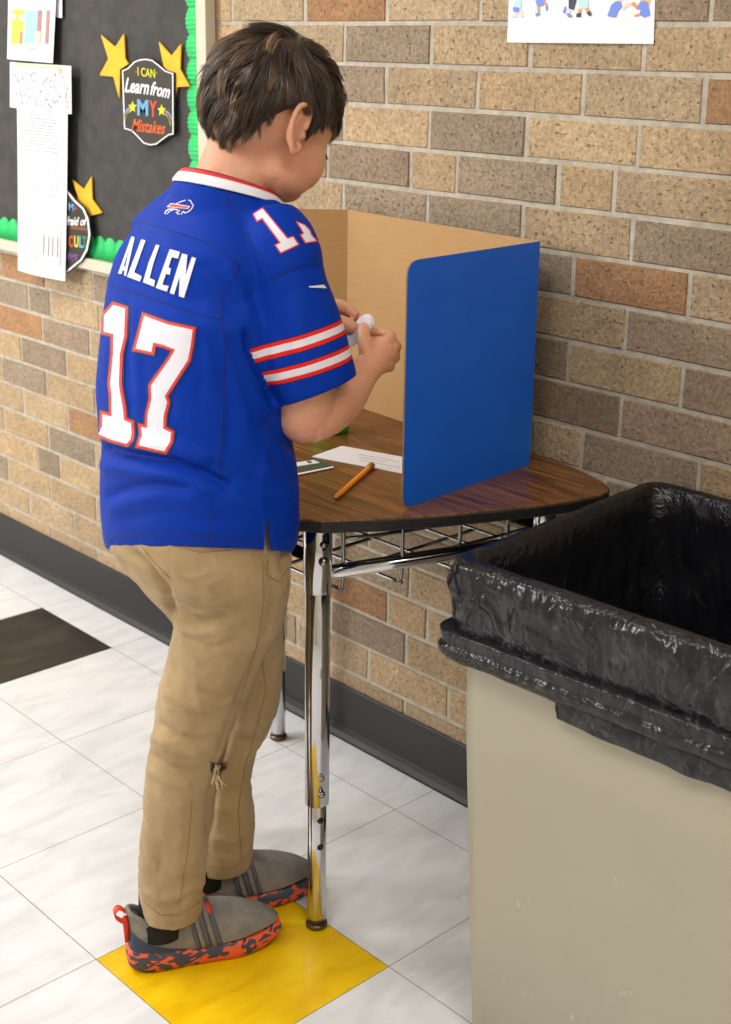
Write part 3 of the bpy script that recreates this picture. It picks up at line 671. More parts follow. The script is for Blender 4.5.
# ================================================================== things on the desk
m_kraft = noise_mat('kraft_board', [(.35, (170, 132, 84)), (.65, (176, 138, 90))], 30, .8, stretch=(1, 1, 9), bump=(90, .05, .0005))
m_bluep = noise_mat('blue_paper', [(.3, (0, 88, 200)), (.7, (0, 96, 208))], 8, .5, bump=(300, .1, .0005))
pb = root('privacy_board', (.9, .05, ZT)); tag(pb, 'tri-fold cardboard privacy board, blue outside and brown inside, standing on desk', 'privacy board')
ZB = 1.029; cr_ = np.array([1.133, .0625]); fr_ = np.array([1.1605, -.240]); fl_ = np.array([.663, .101]); le_ = np.array([.475, -.115])
def panel(a, b, round_end, outside):
    """a: hinge end, b: free end; the outside normal is given"""
    a = np.array([*a, 0.]); b = np.array([*b, 0.]); L = np.linalg.norm(b-a); ex = (b-a)/L; ez = np.array([0, 0, 1.]); n = np.array([*outside, 0.]); n /= np.linalg.norm(n)
    P = [(0, ZT+.0006), (L, ZT+.0006), (L, ZB), (0, ZB)]; P = round_poly(P, [0, round_end, round_end, 0], 7)
    o_ = a*1.0
    f = (o_, ex, ez, n)
    k = prism(P, -.0013, .0013, f); bl = prism(offset_poly(np.array(P), 0), .0013, .0017, f)
    s = np.cross(ex, ez)@n
    if s < 0: k = (k[0], [q[::-1] for q in k[1]]); bl = (bl[0], [q[::-1] for q in bl[1]])
    k = (k[0], k[1]); return k, bl
for nm, a, b, r, nrm in (('panel', cr_, fr_, .022, (1, .09)), ('panel', fl_, cr_, 0, (.08, 1)), ('panel', fl_, le_, .022, (-.75, .65))):
    k, bl = panel(a, b, r, nrm); o = mk(nm, *k, m_kraft, pb, smooth=False); mk('blue_facing', *bl, m_bluep, o, smooth=False)
def on_desk(name, px_pts, th, m, label, cat, z=ZT+.0004, parent=None):
    P = [tuple(at_z(x, y, z)[:2]) for x, y in px_pts]
    if sum(P[i][0]*P[(i+1) % len(P)][1]-P[(i+1) % len(P)][0]*P[i][1] for i in range(len(P))) < 0: P = P[::-1]
    V, Fc = prism(P, z, z+th); o = mk(name, V, Fc, m, parent, origin=(np.mean([p[0] for p in P]), np.mean([p[1] for p in P]), z), smooth=False)
    if cat: tag(o, label, cat)
    return o
# ballot: runs on behind the blue panel
B0, B1, B2 = at_z(312, 457, ZT), at_z(342, 446.5, ZT), at_z(405, 458, ZT)
ex = (B2-B1)[:2]; ex = ex/np.linalg.norm(ex); w_ = (B0-B1)[:2]; L_ = .235
P = [B1[:2], B1[:2]+ex*L_, B1[:2]+ex*L_+w_*1.0, B1[:2]+w_]
if np.cross(P[1]-P[0], P[2]-P[1]) < 0: P = P[::-1]
V, Fc = prism(P, ZT+.0003, ZT+.0012); env = mk('envelope', V, Fc, m_paper, origin=(*B1[:2], ZT), smooth=False); tag(env, 'white paper slip lying on the desk under the pencil, partly behind blue board', 'paper')
ln = []
for k in range(3):
    a = B1[:2]+w_*(.35+.17*k)+ex*(.05+.01*k); b = a+ex*(.075 if k != 1 else .05); q = w_/np.linalg.norm(w_)*.0007
    ln.append((np.array([[*(a-q), ZT+.0014], [*(b-q), ZT+.0014], [*(b+q), ZT+.0014], [*(a+q), ZT+.0014]]), [(0, 1, 2, 3)]))
V, Fc = join(ln); Fc = [f if np.cross(V[f[1]]-V[f[0]], V[f[2]]-V[f[0]])[2] > 0 else f[::-1] for f in Fc]
mk('printed_lines', V, Fc, m_pen, env, smooth=False)
# card
m_card = mat('card_green', (58, 72, 62), .35)
card = on_desk('card', [(280, 464), (315, 459.5), (334, 467.3), (285, 477.5)], .001, m_card, 'dark green and white card lying at the desk edge beside the jersey', 'card')
on_desk('white_band', [(280, 465), (313.5, 460), (320, 462.8), (281, 469)], .0003, m_paper, None, None, ZT+.0015, card)
on_desk('white_band', [(284, 476), (333, 466.4), (334, 467.6), (285, 477.6)], .0003, m_paper, None, None, ZT+.0015, card)
on_desk('emblem', [(307, 461), (312, 461.5), (311, 463.3), (307, 462.6)], .0003, m_card, None, None, ZT+.0019, card)
# pencil
A = at_z(334, 498.8, ZT+.004); B = at_z(371, 466, ZT+.005); d = (B-A)/np.linalg.norm(B-A)
pen = root('pencil', tuple((A+B)/2-np.array([0, 0, .004]))); tag(pen, 'short orange pencil with a brown grip cap on the desk', 'pencil')
mk('barrel', *tube([A+d*.012, A+d*.06, B-d*.008], .0037, 6), mat('pencil_orange', (244, 150, 14), .35), pen, smooth=False)
mk('wood_tip', *tube([A+d*.003, A+d*.0125], [.0011, .0036], 12), mat('bare_wood', (216, 168, 120), .7), pen)
mk('lead', *tube([A, A+d*.0032], [.0003, .0012], 8), mat('graphite', (40, 38, 38), .4), pen)
mk('grip_cap', *tube([B-d*.009, B-d*.008, B+d*.004, B+d*.005], [.004, .0052, .0054, .0045], 12), mat('eraser_cap', (150, 122, 48), .6), pen)
# green plastic cup behind the forearm
gc = at_z(337, 423, ZT); GX, GY = [float(v) for v in (at_z(349, 431, ZT)-.031*np.array([math.cos(YAW), -math.sin(YAW), 0]))[:2]]
m_gp = mat('green_plastic', (14, 200, 30), .3)
n = 32; th = np.arange(n)*2*math.pi/n
prf = [(.0, .0), (.028, 0), (.031, .003), (.033, .055), (.0335, .057), (.031, .057), (.029, .006), (.0, .005)]
V, Fc = loft([np.c_[GX+max(r, 1e-4)*np.cos(th), GY+max(r, 1e-4)*np.sin(th), np.full(n, ZT+.0005+z)] for r, z in prf])
tag(mk('cup', V, Fc, m_gp, origin=(GX, GY, ZT)), 'small green plastic cup on the desk behind the forearm', 'cup')

# ================================================================== trash can with liner
m_can = noise_mat('beige_plastic', [(.3, (158, 151, 132)), (.7, (164, 157, 138))], 3, .45, bump=(500, .12, .0006))
X0c, X1c, Y0c, Y1c = 1.385, 1.91, -.350, .080; ZR = .694
tcn = root('trash_can', ((X0c+X1c)/2, (Y0c+Y1c)/2, 0)); tag(tcn, 'large square beige plastic trash can with a black liner bag, right of desk', 'trash can')
def rrect(x0, x1, y0, y1, r, n=10, m=24):
    P = []
    for cx_, cy_, a0 in ((x1-r, y1-r, 0), (x0+r, y1-r, 90), (x0+r, y0+r, 180), (x1-r, y0+r, 270)):
        for k in range(n+1):
            a = math.radians(a0+90*k/n); P.append((cx_+r*math.cos(a), cy_+r*math.sin(a)))
    P = np.array(P); out = []                       # resample evenly
    seg = np.roll(P, -1, 0)-P; L = np.hypot(*seg.T); cum = np.r_[0, np.cumsum(L)]
    for s in np.arange(m)*cum[-1]/m:
        i = np.searchsorted(cum, s, 'right')-1; i = min(i, len(P)-1); out.append(P[i]+seg[i]*(s-cum[i])/(L[i]+1e-12))
    out = np.array(out); a = math.radians(3.4); d = out-np.array([X0c, Y0c]); return np.array([X0c, Y0c])+np.c_[d[:, 0]*math.cos(a)-d[:, 1]*math.sin(a), d[:, 0]*math.sin(a)+d[:, 1]*math.cos(a)]
rings = []
for z, e in ((0, .018), (.006, .014), (.2, .007), (.45, -.002), (ZR-.03, -.006), (ZR-.028, -.002), (ZR-.002, -.002), (ZR, -.001), (ZR, .002), (ZR-.02, .003), (.3, .012), (.02, .026)):
    rings.append(np.c_[rrect(X0c+e, X1c-e, Y0c+e, Y1c-e, .03, 10, 120), np.full(120, z)])
mk('can_body', *loft(rings), m_can, tcn)
m_scuff = mat('scuff', (214, 208, 190), .8)
sk = []; rs = random.Random(11)
for (cx_, cy_, nn, sx, sy) in ((526, 898, 9, 5, 8), (620, 992, 6, 5, 3), (569, 1015, 6, 4, 4), (524, 988, 4, 8, 3), (506, 975, 2, 1, 4), (505, 961, 1, 1, 2), (617, 881, 5, 6, 4)):
    for _ in range(nn):
        x, y = cx_+rs.gauss(0, sx*.5), cy_+rs.gauss(0, sy*.5); yy = Y0c+.012
        q = at_y(x, y, Y0c+.02); Ys = Y0c+(q[0]-X0c)*math.tan(math.radians(3.4)); L1 = rs.uniform(.002, .006); ang = rs.uniform(-1.2, -.6)
        e = np.interp(q[2], [0, .2, .45, .66], [.016, .007, -.002, -.006])-.0006
        a = np.array([q[0], Ys+e, q[2]]); b = a+np.array([L1*math.cos(ang), 0, L1*math.sin(ang)]); w1 = .0005
        V = np.array([a+[0, 0, w1], b+[0, 0, w1], b-[0, 0, w1], a-[0, 0, w1]]); sk.append(two_sided(V, [(0, 1, 2, 3)]))
for q_ in sk: mk('scuff_mark', *q_, m_scuff, tcn, smooth=False)
# liner bag: a draped sheet - inside wall, over the rim, down the outside, turned-up cuff, loose flap
mbag = bpy.data.materials.new('black_bag'); mbag.use_nodes = True; t = NT(mbag); p = t.n['Principled BSDF']
p.inputs['Base Color'].default_value = (.008, .008, .010, 1); p.inputs['Roughness'].default_value = .2; p.inputs['Specular IOR Level'].default_value = .4
tc = t.new('ShaderNodeTexCoord'); nb = t.new('ShaderNodeTexNoise'); nb.inputs['Scale'].default_value = 22; nb.inputs['Detail'].default_value = 4; nb.inputs['Distortion'].default_value = .8
vb = t.new('ShaderNodeTexVoronoi'); vb.inputs['Scale'].default_value = 26; vb.feature = 'DISTANCE_TO_EDGE'
mpb = t.new('ShaderNodeMapping'); mpb.inputs['Scale'].default_value = (1, 1, .6); t.link(tc.outputs['Object'], mpb.inputs['Vector'])
t.link(mpb.outputs['Vector'], nb.inputs['Vector']); 
mxv = t.new('ShaderNodeMix', data_type='VECTOR'); mxv.inputs[0].default_value = .12; t.link(mpb.outputs['Vector'], mxv.inputs[4]); t.link(nb.outputs['Color'], mxv.inputs[5]); t.link(mxv.outputs[1], vb.inputs['Vector'])
ad = t.new('ShaderNodeMath', operation='MULTIPLY_ADD'); ad.inputs[1].default_value = .5; t.link(vb.outputs['Distance'], ad.inputs[0]); t.link(nb.outputs['Fac'], ad.inputs[2])
b = t.new('ShaderNodeBump'); b.inputs['Strength'].default_value = .6; b.inputs['Distance'].default_value = .010
t.link(ad.outputs[0], b.inputs['Height']); t.link(b.outputs['Normal'], p.inputs['Normal'])
NP = 520
def bag_ring(e, z): return np.c_[rrect(X0c+e, X1c-e, Y0c+e, Y1c-e, .028, 10, NP), np.full(NP, z)]
base = bag_ring(0, 0)[:, :2]; cum = np.r_[0, np.cumsum(np.hypot(*np.diff(base, axis=0).T))]
def fbm(x, y, z, o=3): return noise.fractal(Vector((x, y, z)), 1.0, 2.1, o)
cen = np.array([(X0c+X1c)/2, (Y0c+Y1c)/2])
def drape(prof, amp, seed, crum=0):
    """prof: (outward offset from rim line, z, wrinkle gain)"""
    R = []
    for (e, z, g_) in prof:
        P = bag_ring(-e, z)
        nrm = np.c_[np.roll(P[:, 1], -1)-np.roll(P[:, 1], 1), -(np.roll(P[:, 0], -1)-np.roll(P[:, 0], 1))]; nrm /= np.linalg.norm(nrm, axis=1)[:, None]
        for i in range(NP):
            x, y = P[i, 0], P[i, 1]
            d = fbm(x*9+seed, y*9, z*5)*.6+fbm(x*26+seed, y*26, z*16)*.35
            rg = 1-abs(fbm(x*15+seed*2, y*15, z*13, 2)); rg = max(rg-.75, 0)*3
            off = amp*g_*(d+rg*.6); dz = amp*g_*.8*fbm(x*12, y*12+seed, z*4+7)
            P[i, :2] += nrm[i]*off; P[i, 2] += dz
        R.append(P)
    return R
def dens(pr, k):
    o_ = []
    for i in range(len(pr)-1):
        for j in range(k): s = j/k; o_.append(tuple(np.array(pr[i])*(1-s)+np.array(pr[i+1])*s))
    o_.append(pr[-1]); return o_
prof = dens([(-.05, .06, 0.9), (-.034, .3, 2.6), (-.026, .55, 2.0), (-.014, .67, .6)], 8)+dens([(-.010, .690, .25), (-.003, .701, .2), (.008, .7025, .25), (.016, .697, .35), (.019, .685, .5)], 3)+dens([(.020, .67, .8), (.017, .645, 1.0), (.018, .625, .8), (.016, .606, .5)], 8)
R = drape(prof, .0075, 3.1)
V, Fc = loft(R, cap=False)
n = NP; Fc.append(tuple(range(n)))                # bottom of the bag
Fc = [f for f in Fc]
bag = mk('liner_bag', V, Fc, mbag, tcn)
prof2 = dens([(.012, .614, .4), (.022, .6135, .5), (.0285, .611, .4), (.0275, .603, .5), (.0255, .594, .6), (.029, .589, .5), (.028, .58, .7), (.022, .572, .6), (.013, .570, .5), (.012, .58, .3)], 3)
R2 = drape(prof2, .005, 9.7)
mk('folded_cuff', *loft(R2, cap=False), mbag, bag)
# loose flap hanging below the cuff on the front
fl = []
NX, NZ = 60, 16
for j in range(NZ+1):
    for i in range(NX+1):
        s = i/NX; q = j/NZ; x = 1.545+s*(1.93-1.545)
        zt = .585; zb_ = .546-.006*s
        z = zt*(1-q)+zb_*q; y = Y0c+(x-X0c)*math.tan(math.radians(3.4))-.014-.004*math.sin(q*3)+.003*fbm(x*14, z*20, 2.)-.004*max(0, math.sin(s*22+q*4))*q
        fl.append((x, y, z))
Fc = [(j*(NX+1)+i, (j+1)*(NX+1)+i, (j+1)*(NX+1)+i+1, j*(NX+1)+i+1) for j in range(NZ) for i in range(NX)]
o = mk('loose_flap', fl, Fc, mbag, bag); md = o.modifiers.new('thickness', 'SOLIDIFY'); md.thickness = .0008
# ================================================================== the boy
m_skin = bpy.data.materials.new('skin'); m_skin.use_nodes = True; t = NT(m_skin); p = t.n['Principled BSDF']
tc = t.new('ShaderNodeTexCoord'); ns = t.new('ShaderNodeTexNoise'); ns.inputs['Scale'].default_value = 14; ns.inputs['Detail'].default_value = 4; t.link(tc.outputs['Object'], ns.inputs['Vector'])
t.link(ramp(t, ns.outputs['Fac'], [(.3, (206, 144, 112)), (.55, (212, 154, 122)), (.75, (208, 138, 110))]), p.inputs['Base Color'])
p.inputs['Roughness'].default_value = .48; p.inputs['Subsurface Weight'].default_value = .12; p.inputs['Subsurface Radius'].default_value = (1, .35, .2); p.inputs['Subsurface Scale'].default_value = .008
nb = t.new('ShaderNodeTexNoise'); nb.inputs['Scale'].default_value = 500; t.link(tc.outputs['Object'], nb.inputs['Vector'])
b = t.new('ShaderNodeBump'); b.inputs['Strength'].default_value = .15; b.inputs['Distance'].default_value = .0006; t.link(nb.outputs['Fac'], b.inputs['Height']); t.link(b.outputs['Normal'], p.inputs['Normal'])
def ering(y, xl, xr, v, ratio=.68, n=48, ex=2.25, dz=0):
    c = at((xl+xr)/2, y, v); w_ = (xr-xl)/2*px_size(c); a_ = w_/(.707*math.sqrt(1+ratio**2)); b_ = ratio*a_
    th = np.arange(n)*2*math.pi/n; cs, sn = np.cos(th), np.sin(th)
    return np.c_[c[0]+a_*np.sign(cs)*abs(cs)**(2/ex), c[1]+b_*np.sign(sn)*abs(sn)**(2/ex), np.full(n, c[2]+dz)]
def A3(P): return np.array([at(*q) for q in P])
def limb(P, R, n=20, k=5):
    P = np.array(P, float); W = smooth_path(np.c_[A3(P), R], k); return tube(W[:, :3], W[:, 3], n)

# ---- head frame (looks down at the hands)
HP = math.radians(20); HC_ = at(275, 102, 1.765)
HR = np.array([1., 0, 0]); HF = np.array([0, math.cos(HP), -math.sin(HP)]); HU = np.array([0, math.sin(HP), math.cos(HP)])
HM = np.stack([HR, HF, HU], 1)
def hl(x, y, z): return HC_+HM@np.array([x, y, z], float)
def hell(c, ax, n=28): return ellips(hl(*c), ax, n, HM)
S_R = at(284, 256, 1.67); S_L = at(152, 246, 1.81); NB = at(232, 196, 1.745)
body = []
body += [hell((0, -.004, .0), (.071, .086, .082)), hell((0, .024, -.056), (.056, .056, .060)), hell((0, .052, -.096), (.026, .022, .020)), hell((0, .050, -.016), (.054, .034, .038)),
         hell((.030, .044, -.062), (.027, .032, .038)), hell((-.030, .044, -.062), (.027, .032, .038)), hell((0, .064, -.076), (.02, .016, .018)),
         hell((.030, .020, -.088), (.026, .040, .026)), hell((-.030, .020, -.088), (.026, .040, .026))]
body.append(tube([hl(0, .076, -.022), hl(0, .085, -.04), hl(0, .090, -.055)], [.007, .009, .0115], 14)); body += [hell((.009, .08, -.058), (.007, .009, .006), 12), hell((-.009, .08, -.058), (.007, .009, .006), 12)]
body.append(tube([hl(-.018, .071, -.076), hl(0, .082, -.075), hl(.018, .071, -.076)], [.003, .0055, .003], 10)); body.append(tube([hl(-.016, .070, -.084), hl(0, .079, -.084), hl(.016, .070, -.084)], [.003, .006, .003], 10))
body.append(tube(smooth_path([NB+[0, 0, -.03], NB, at(243, 160, 1.755), at(256, 128, 1.765), hl(0, -.02, -.02)], 4), np.interp(np.arange(17), [0, 4, 8, 12, 16], [.058, .053, .050, .050, .05]), 28))
def ear(sgn):
    e = np.array([sgn*math.sin(math.radians(14)), -math.cos(math.radians(14)), 0]); nrm = np.array([sgn*math.cos(math.radians(14)), math.sin(math.radians(14)), 0]); o_ = np.array([sgn*.073, -.002, -.037])
    def q(a, u, d=0): L = o_+e*a+np.array([0, .10, 1])/1.005*u+nrm*d; return hl(*L)
    out_ = [(.002, .004), (.002, .018), (.008, .028), (.018, .031), (.028, .026), (.032, .012), (.029, -.004), (.021, -.016), (.011, -.026), (.004, -.024), (.003, -.014)]
    r_ = [.0028, .003, .0034, .0036, .0038, .0038, .0036, .0036, .0046, .0042, .003]
    P = smooth_path(np.c_[np.array([q(a, u, .003) for a, u in out_]), r_], 5); L = [tube(P[:, :3], P[:, 3], 10)]
    anti = [(.010, .018), (.018, .014), (.022, .003), (.018, -.009), (.012, -.014)]
    P = smooth_path([q(a, u, .001) for a, u in anti], 4); L.append(tube(P, .0028, 8))
    Mx = np.stack([HM@e, HM@np.array([0, .1, 1])/1.005, HM@nrm], 1); L.append(ellips(q(.016, .004, -.002), (.0155, .026, .0042), 20, Mx))
    L.append(ellips(q(.001, -.004, .002), (.004, .005, .004), 10, Mx)); L.append(ellips(q(.004, .002, -.006), (.010, .022, .008), 16, Mx))
    return L
body += ear(1)+ear(-1)
# trunk and legs inside the clothes (thin), arms
tr = [ering(y, xl+14, xr-14, v) for y, xl, xr, v in ((590, 140, 285, 1.715), (550, 115, 285, 1.72), (480, 110, 288, 1.72), (400, 106, 276, 1.72), (320, 112, 274, 1.725), (260, 130, 272, 1.73), (225, 158, 268, 1.735))]
body.append(loft(tr)); body.append(tube([NB+[0, 0, -.05], NB+[0, 0, -.01], NB+[0, .0, .03]], [.06, .055, .05], 20))
body.append(tube([S_R+[0, 0, -.01], (S_R+S_L)/2, S_L+[0, 0, -.01]], [.036, .045, .036], 16))
body.append(limb([(286, 268, 1.67), (296, 320, 1.665), (303, 375, 1.66), (306, 402, 1.66), (306, 419, 1.662)], [.036, .037, .037, .037, .034]))
body.append(ellips(at(304, 415, 1.664), (.036, .036, .036), 20))
body.append(limb([(306, 418, 1.662), (324, 411, 1.68), (342, 399, 1.72), (355, 384, 1.76), (365, 371.5, 1.79), (376, 359, 1.81)], [.034, .0335, .030, .0245, .0205, .021]))
# right hand
body.append(limb([(367, 369, 1.792), (376, 358, 1.812), (385, 347, 1.828)], [.020, .0225, .021]))
body.append(limb([(371, 364, 1.80), (382, 359, 1.82), (391, 356, 1.83)], [.018, .020, .0125]))
for P, R in (([(379, 350, 1.815), (389, 339, 1.832), (389, 336, 1.858), (377, 333, 1.868), (367, 330, 1.855)], [.010, .0095, .0080, .0074, .0066]),
             ([(383, 353, 1.82), (394.5, 347, 1.834), (393, 346, 1.866), (379, 345, 1.874), (370, 345, 1.857)], [.010, .0095, .0080, .0074, .0068]),
             ([(383, 360, 1.815), (394, 357, 1.832), (391, 358, 1.862), (379, 356, 1.867), (371, 355, 1.852)], [.010, .0090, .0078, .0070, .0064]),
             ([(379, 366, 1.81), (389, 366.5, 1.826), (386, 367, 1.85), (377, 365, 1.856), (371, 363, 1.843)], [.009, .0082, .0070, .0062, .0056]),
             ([(369, 361, 1.798), (365.5, 346, 1.803), (363.5, 334, 1.816), (363.5, 326, 1.832)], [.0135, .0108, .0094, .0074])):
    body.append(limb(P, R, 14))
# left arm and hand
E_L = S_L+np.array([-.02, .10, -.19]); W_L = at(312, 321, 1.882)
body.append(tube(smooth_path([S_L, S_L+[-.015, .05, -.10], E_L], 4), np.interp(np.arange(9), [0, 8], [.037, .032]), 18)); body.append(tube(smooth_path([E_L, (E_L+W_L)/2, W_L], 4), np.interp(np.arange(9), [0, 4, 8], [.033, .028, .020]), 18))
body.append(limb([(310, 321, 1.884), (320, 318, 1.882), (330, 317, 1.88)], [.020, .022, .019]))
for P, R in (([(324, 308, 1.872), (335, 305, 1.870), (347, 308.5, 1.866), (357, 317, 1.858)], [.0105, .0092, .0086, .0068]),
             ([(328, 316, 1.882), (340, 313, 1.886), (351, 315, 1.882), (358, 323, 1.870)], [.0098, .0080, .0074, .0064]),
             ([(328, 322, 1.89), (340, 322, 1.898), (350, 325, 1.893), (355, 331, 1.882)], [.0095, .0078, .0070, .0060]),
             ([(327, 328, 1.893), (338, 330, 1.90), (346, 333, 1.896), (350, 338, 1.887)], [.0085, .0068, .0060, .0054]),
             ([(320, 321, 1.862), (333, 321, 1.852), (345, 324, 1.848), (356, 329, 1.846)], [.0130, .0112, .0104, .0084])):
    body.append(limb(P, R, 14))
# legs
ANK_R = np.array([.994, -.528, .07]); ANK_L = np.array([.922, -.375, .07])
for hp, kn, an in ((at(228, 600, 1.69), at(182, 765, 1.695), ANK_R), (at(245, 610, 1.80), at(229, 745, 1.853), ANK_L)):
    body.append(tube(smooth_path([hp, kn, an], 5), np.interp(np.arange(11), [0, 5, 10], [.045, .026, .014]), 16))
    body.append(tube([an, an+[.02, .05, -.04], an+[.035, .11, -.045]], [.012, .012, .010], 12))
BV, BF, BE = remesh(body, .0019, 3, .5)
# sculpt: eye sockets, temple, neck tendon, elbow crease, knuckles
strokes = [([(262, 205), (272, 190), (277, 178)], -1.0, 2.5), ([(236, 130), (243, 150), (246, 172)], -1.2, 6), ([(262, 150), (270, 166), (274, 180)], 1.2, 5),
           ([(342, 405), (338, 392), (333, 380)], -.8, 2.5), ([(366, 372), (376, 378)], -1.0, 1.8), ([(388, 342), (392, 344)], -.8, 1.5), ([(389, 352), (395, 352)], -1.2, 1.6), ([(388, 362), (394, 362)], -1.2, 1.6),
           ([(343.5, 305), (345, 313)], -.9, 1.2), ([(335, 303), (336, 311)], -.5, 1), ([(364, 336), (371, 339)], -.6, 1.6), ([(368, 353), (374, 341), (381, 335)], -.8, 2.5)]
BL_ = (BV-HC_)@HM; fm = ((BL_[:, 2] < .03) & (BL_[:, 2] > -.15) & (np.abs(BL_[:, 0]) < .068) & (BL_[:, 1] > -.05) & ~((np.abs(BL_[:, 0]) < .022) & (BL_[:, 1] > .07))).astype(float)
BV = lap(BV, BE, 45, .6, fm)
BV = sculpt(BV, BF, strokes)
BASE = np.array([.99, -.47, 0.])
person = mk('person', BV, BF, m_skin, origin=BASE)
tag(person, 'boy in blue number 17 jersey and khaki pants standing at the desk, head bowed', 'person')
btree = bvh(BV, BF)
# eyes and lashes
m_eyew = mat('eye_white', (230, 224, 220), .2); m_iris = mat('iris', (70, 46, 30), .15); m_lash = mat('lash', (30, 22, 18), .6)
for sg in (1, -1):
    c = hl(sg*.030, .058, -.044); e = mk('eye', *ellips(c, (.0115, .0115, .0115), 20, HM), m_eyew, person)
    mk('iris', *ellips(c+HM@np.array([sg*.001, .0078, -.0035]), (.0052, .0045, .0052), 14, HM), m_iris, e)
    L = [tube([hl(sg*(.030+.011*math.sin(a)), .058+.0125*math.cos(a), -.041), hl(sg*(.030+.014*math.sin(a)), .058+.0175*math.cos(a), -.0435), hl(sg*(.030+.017*math.sin(a)), .058+.021*math.cos(a), -.0475)], [.0006, .0005, .0002], 5) for a in np.linspace(-.7, 1.35, 16)]
    mk('eyelashes', *join(L), m_lash, person)
    br = [tube([hl(sg*(.018+.03*s), .080-.028*s*s, -.012+.003*math.sin(3*s)), hl(sg*(.024+.03*s), .079-.028*s*s, -.011+.003*math.sin(3*s))], [.0008, .0004], 5) for s in np.linspace(0, 1, 26)]
    mk('eyebrow', *join(br), m_lash, person)

# ---- hair
m_hair = bpy.data.materials.new('hair'); m_hair.use_nodes = True; t = NT(m_hair); p = t.n['Principled BSDF']
ha = t.new('ShaderNodeAttribute'); ha.attribute_name = 'tone'
t.link(ramp(t, ha.outputs['Fac'], [(0, (34, 24, 18)), (.5, (70, 52, 38)), (.85, (118, 92, 68)), (1, (160, 132, 102))]), p.inputs['Base Color'])
p.inputs['Roughness'].default_value = .33; p.inputs['Specular IOR Level'].default_value = .5
HAX = np.array([.0715, .0860, .0815]); HCL = np.array([0, -.004, 0])
def scalp(d, off): d = d/np.linalg.norm(d); s = 1/np.sqrt(np.sum((d/HAX)**2)); return HCL+d*(s+off)
def px_to_local(x, y):
    D = HM.T@ray(x, y); O = HM.T@(CAM-HC_)-HCL; A_ = HAX+.006
    a = np.sum((D/A_)**2); b_ = 2*np.sum(D*O/A_**2); c = np.sum((O/A_)**2)-1; q = b_*b_-4*a*c
    tt = (-b_-math.sqrt(max(q, 0)))/(2*a); return O+D*tt
hl_px = [(216, 146), (226, 150), (234, 141), (246, 138), (254, 134), (262, 126), (276, 117), (290, 110), (298, 106), (304, 116), (308, 138), (314, 131), (322, 124), (332, 118), (338, 134)]
tab = []
for q in hl_px:
    L = px_to_local(*q); az = math.atan2(L[0], L[1]); el = math.atan2(L[2], math.hypot(L[0], L[1])); tab.append((az, el))
tab = [(a, e) for a, e in tab if a > 0]+[(0.0, -.12), (math.pi, tab[0][1])]; tab.sort()
TA = np.array([a for a, e in tab]); TE = np.array([e for a, e in tab])
def hairline(az): return np.interp(abs(az), TA, TE)
crown = px_to_local(298, 40); crown /= np.linalg.norm(crown)
down = HM.T@np.array([0, 0, -1.])
tuft = random.Random(21)
SV = []; SF = []; ST = []
NS = 12500; npts = 9
def hair_path(d, base_off, lift, length, nzv, n2):
    st_ = length/npts; P = scalp(d, base_off); pts = []; ended = 0
    for i in range(npts):
        u = i/(npts-1); dd = P-HCL; dn = dd/np.linalg.norm(dd)
        mer = dn*(dn@crown)-crown; mer /= np.linalg.norm(mer)+1e-6
        dr = mer*1.0+down*.22+nzv*1.1+n2*.7+np.cross(dn, mer)*(.5*math.exp(-((dn@crown)-1)**2*6))
        dr -= dn*(dr@dn); dr /= np.linalg.norm(dr)
        pts.append(scalp(dn, base_off+lift*math.sin(min(u*1.5, 1.35)))); az = math.atan2(dn[0], dn[1]); el = math.asin(np.clip(dn[2], -1, 1))
        if abs(dd[0]) > .05 and -.044 < P[1] < .004 and -.072 < P[2] < -.014 and i > 1: break
        if el < hairline(az)-.03+.05*n2[1]:
            ended += 1
            if ended > 1: break
        P = HCL+dd+dr*st_
    return np.array(pts)
def root_dir():
    while True:
        d = rng.normal(size=3); d /= np.linalg.norm(d); az = math.atan2(d[0], d[1]); el = math.asin(d[2])
        if el > hairline(az)+.04: return d
crown /= np.linalg.norm(crown)
locks = []
for k in range(520):
    d = root_dir(); nzv = np.array(noise.noise_vector(Vector(d*5.5))); n2 = np.array(noise.noise_vector(Vector(d*16)+Vector((5, 0, 0))))+rng.normal(size=3)*.12
    lf = .0062+.0055*nzv[2]+.003*rng.normal(); ln_ = .040+.018*rng.random()
    locks.append((d, nzv, n2, lf, ln_, hair_path(d, .004, lf, ln_, nzv, n2), .40+.5*n2[0]+.16*rng.normal()))
LD = np.array([q[0] for q in locks]); sum_ = 0
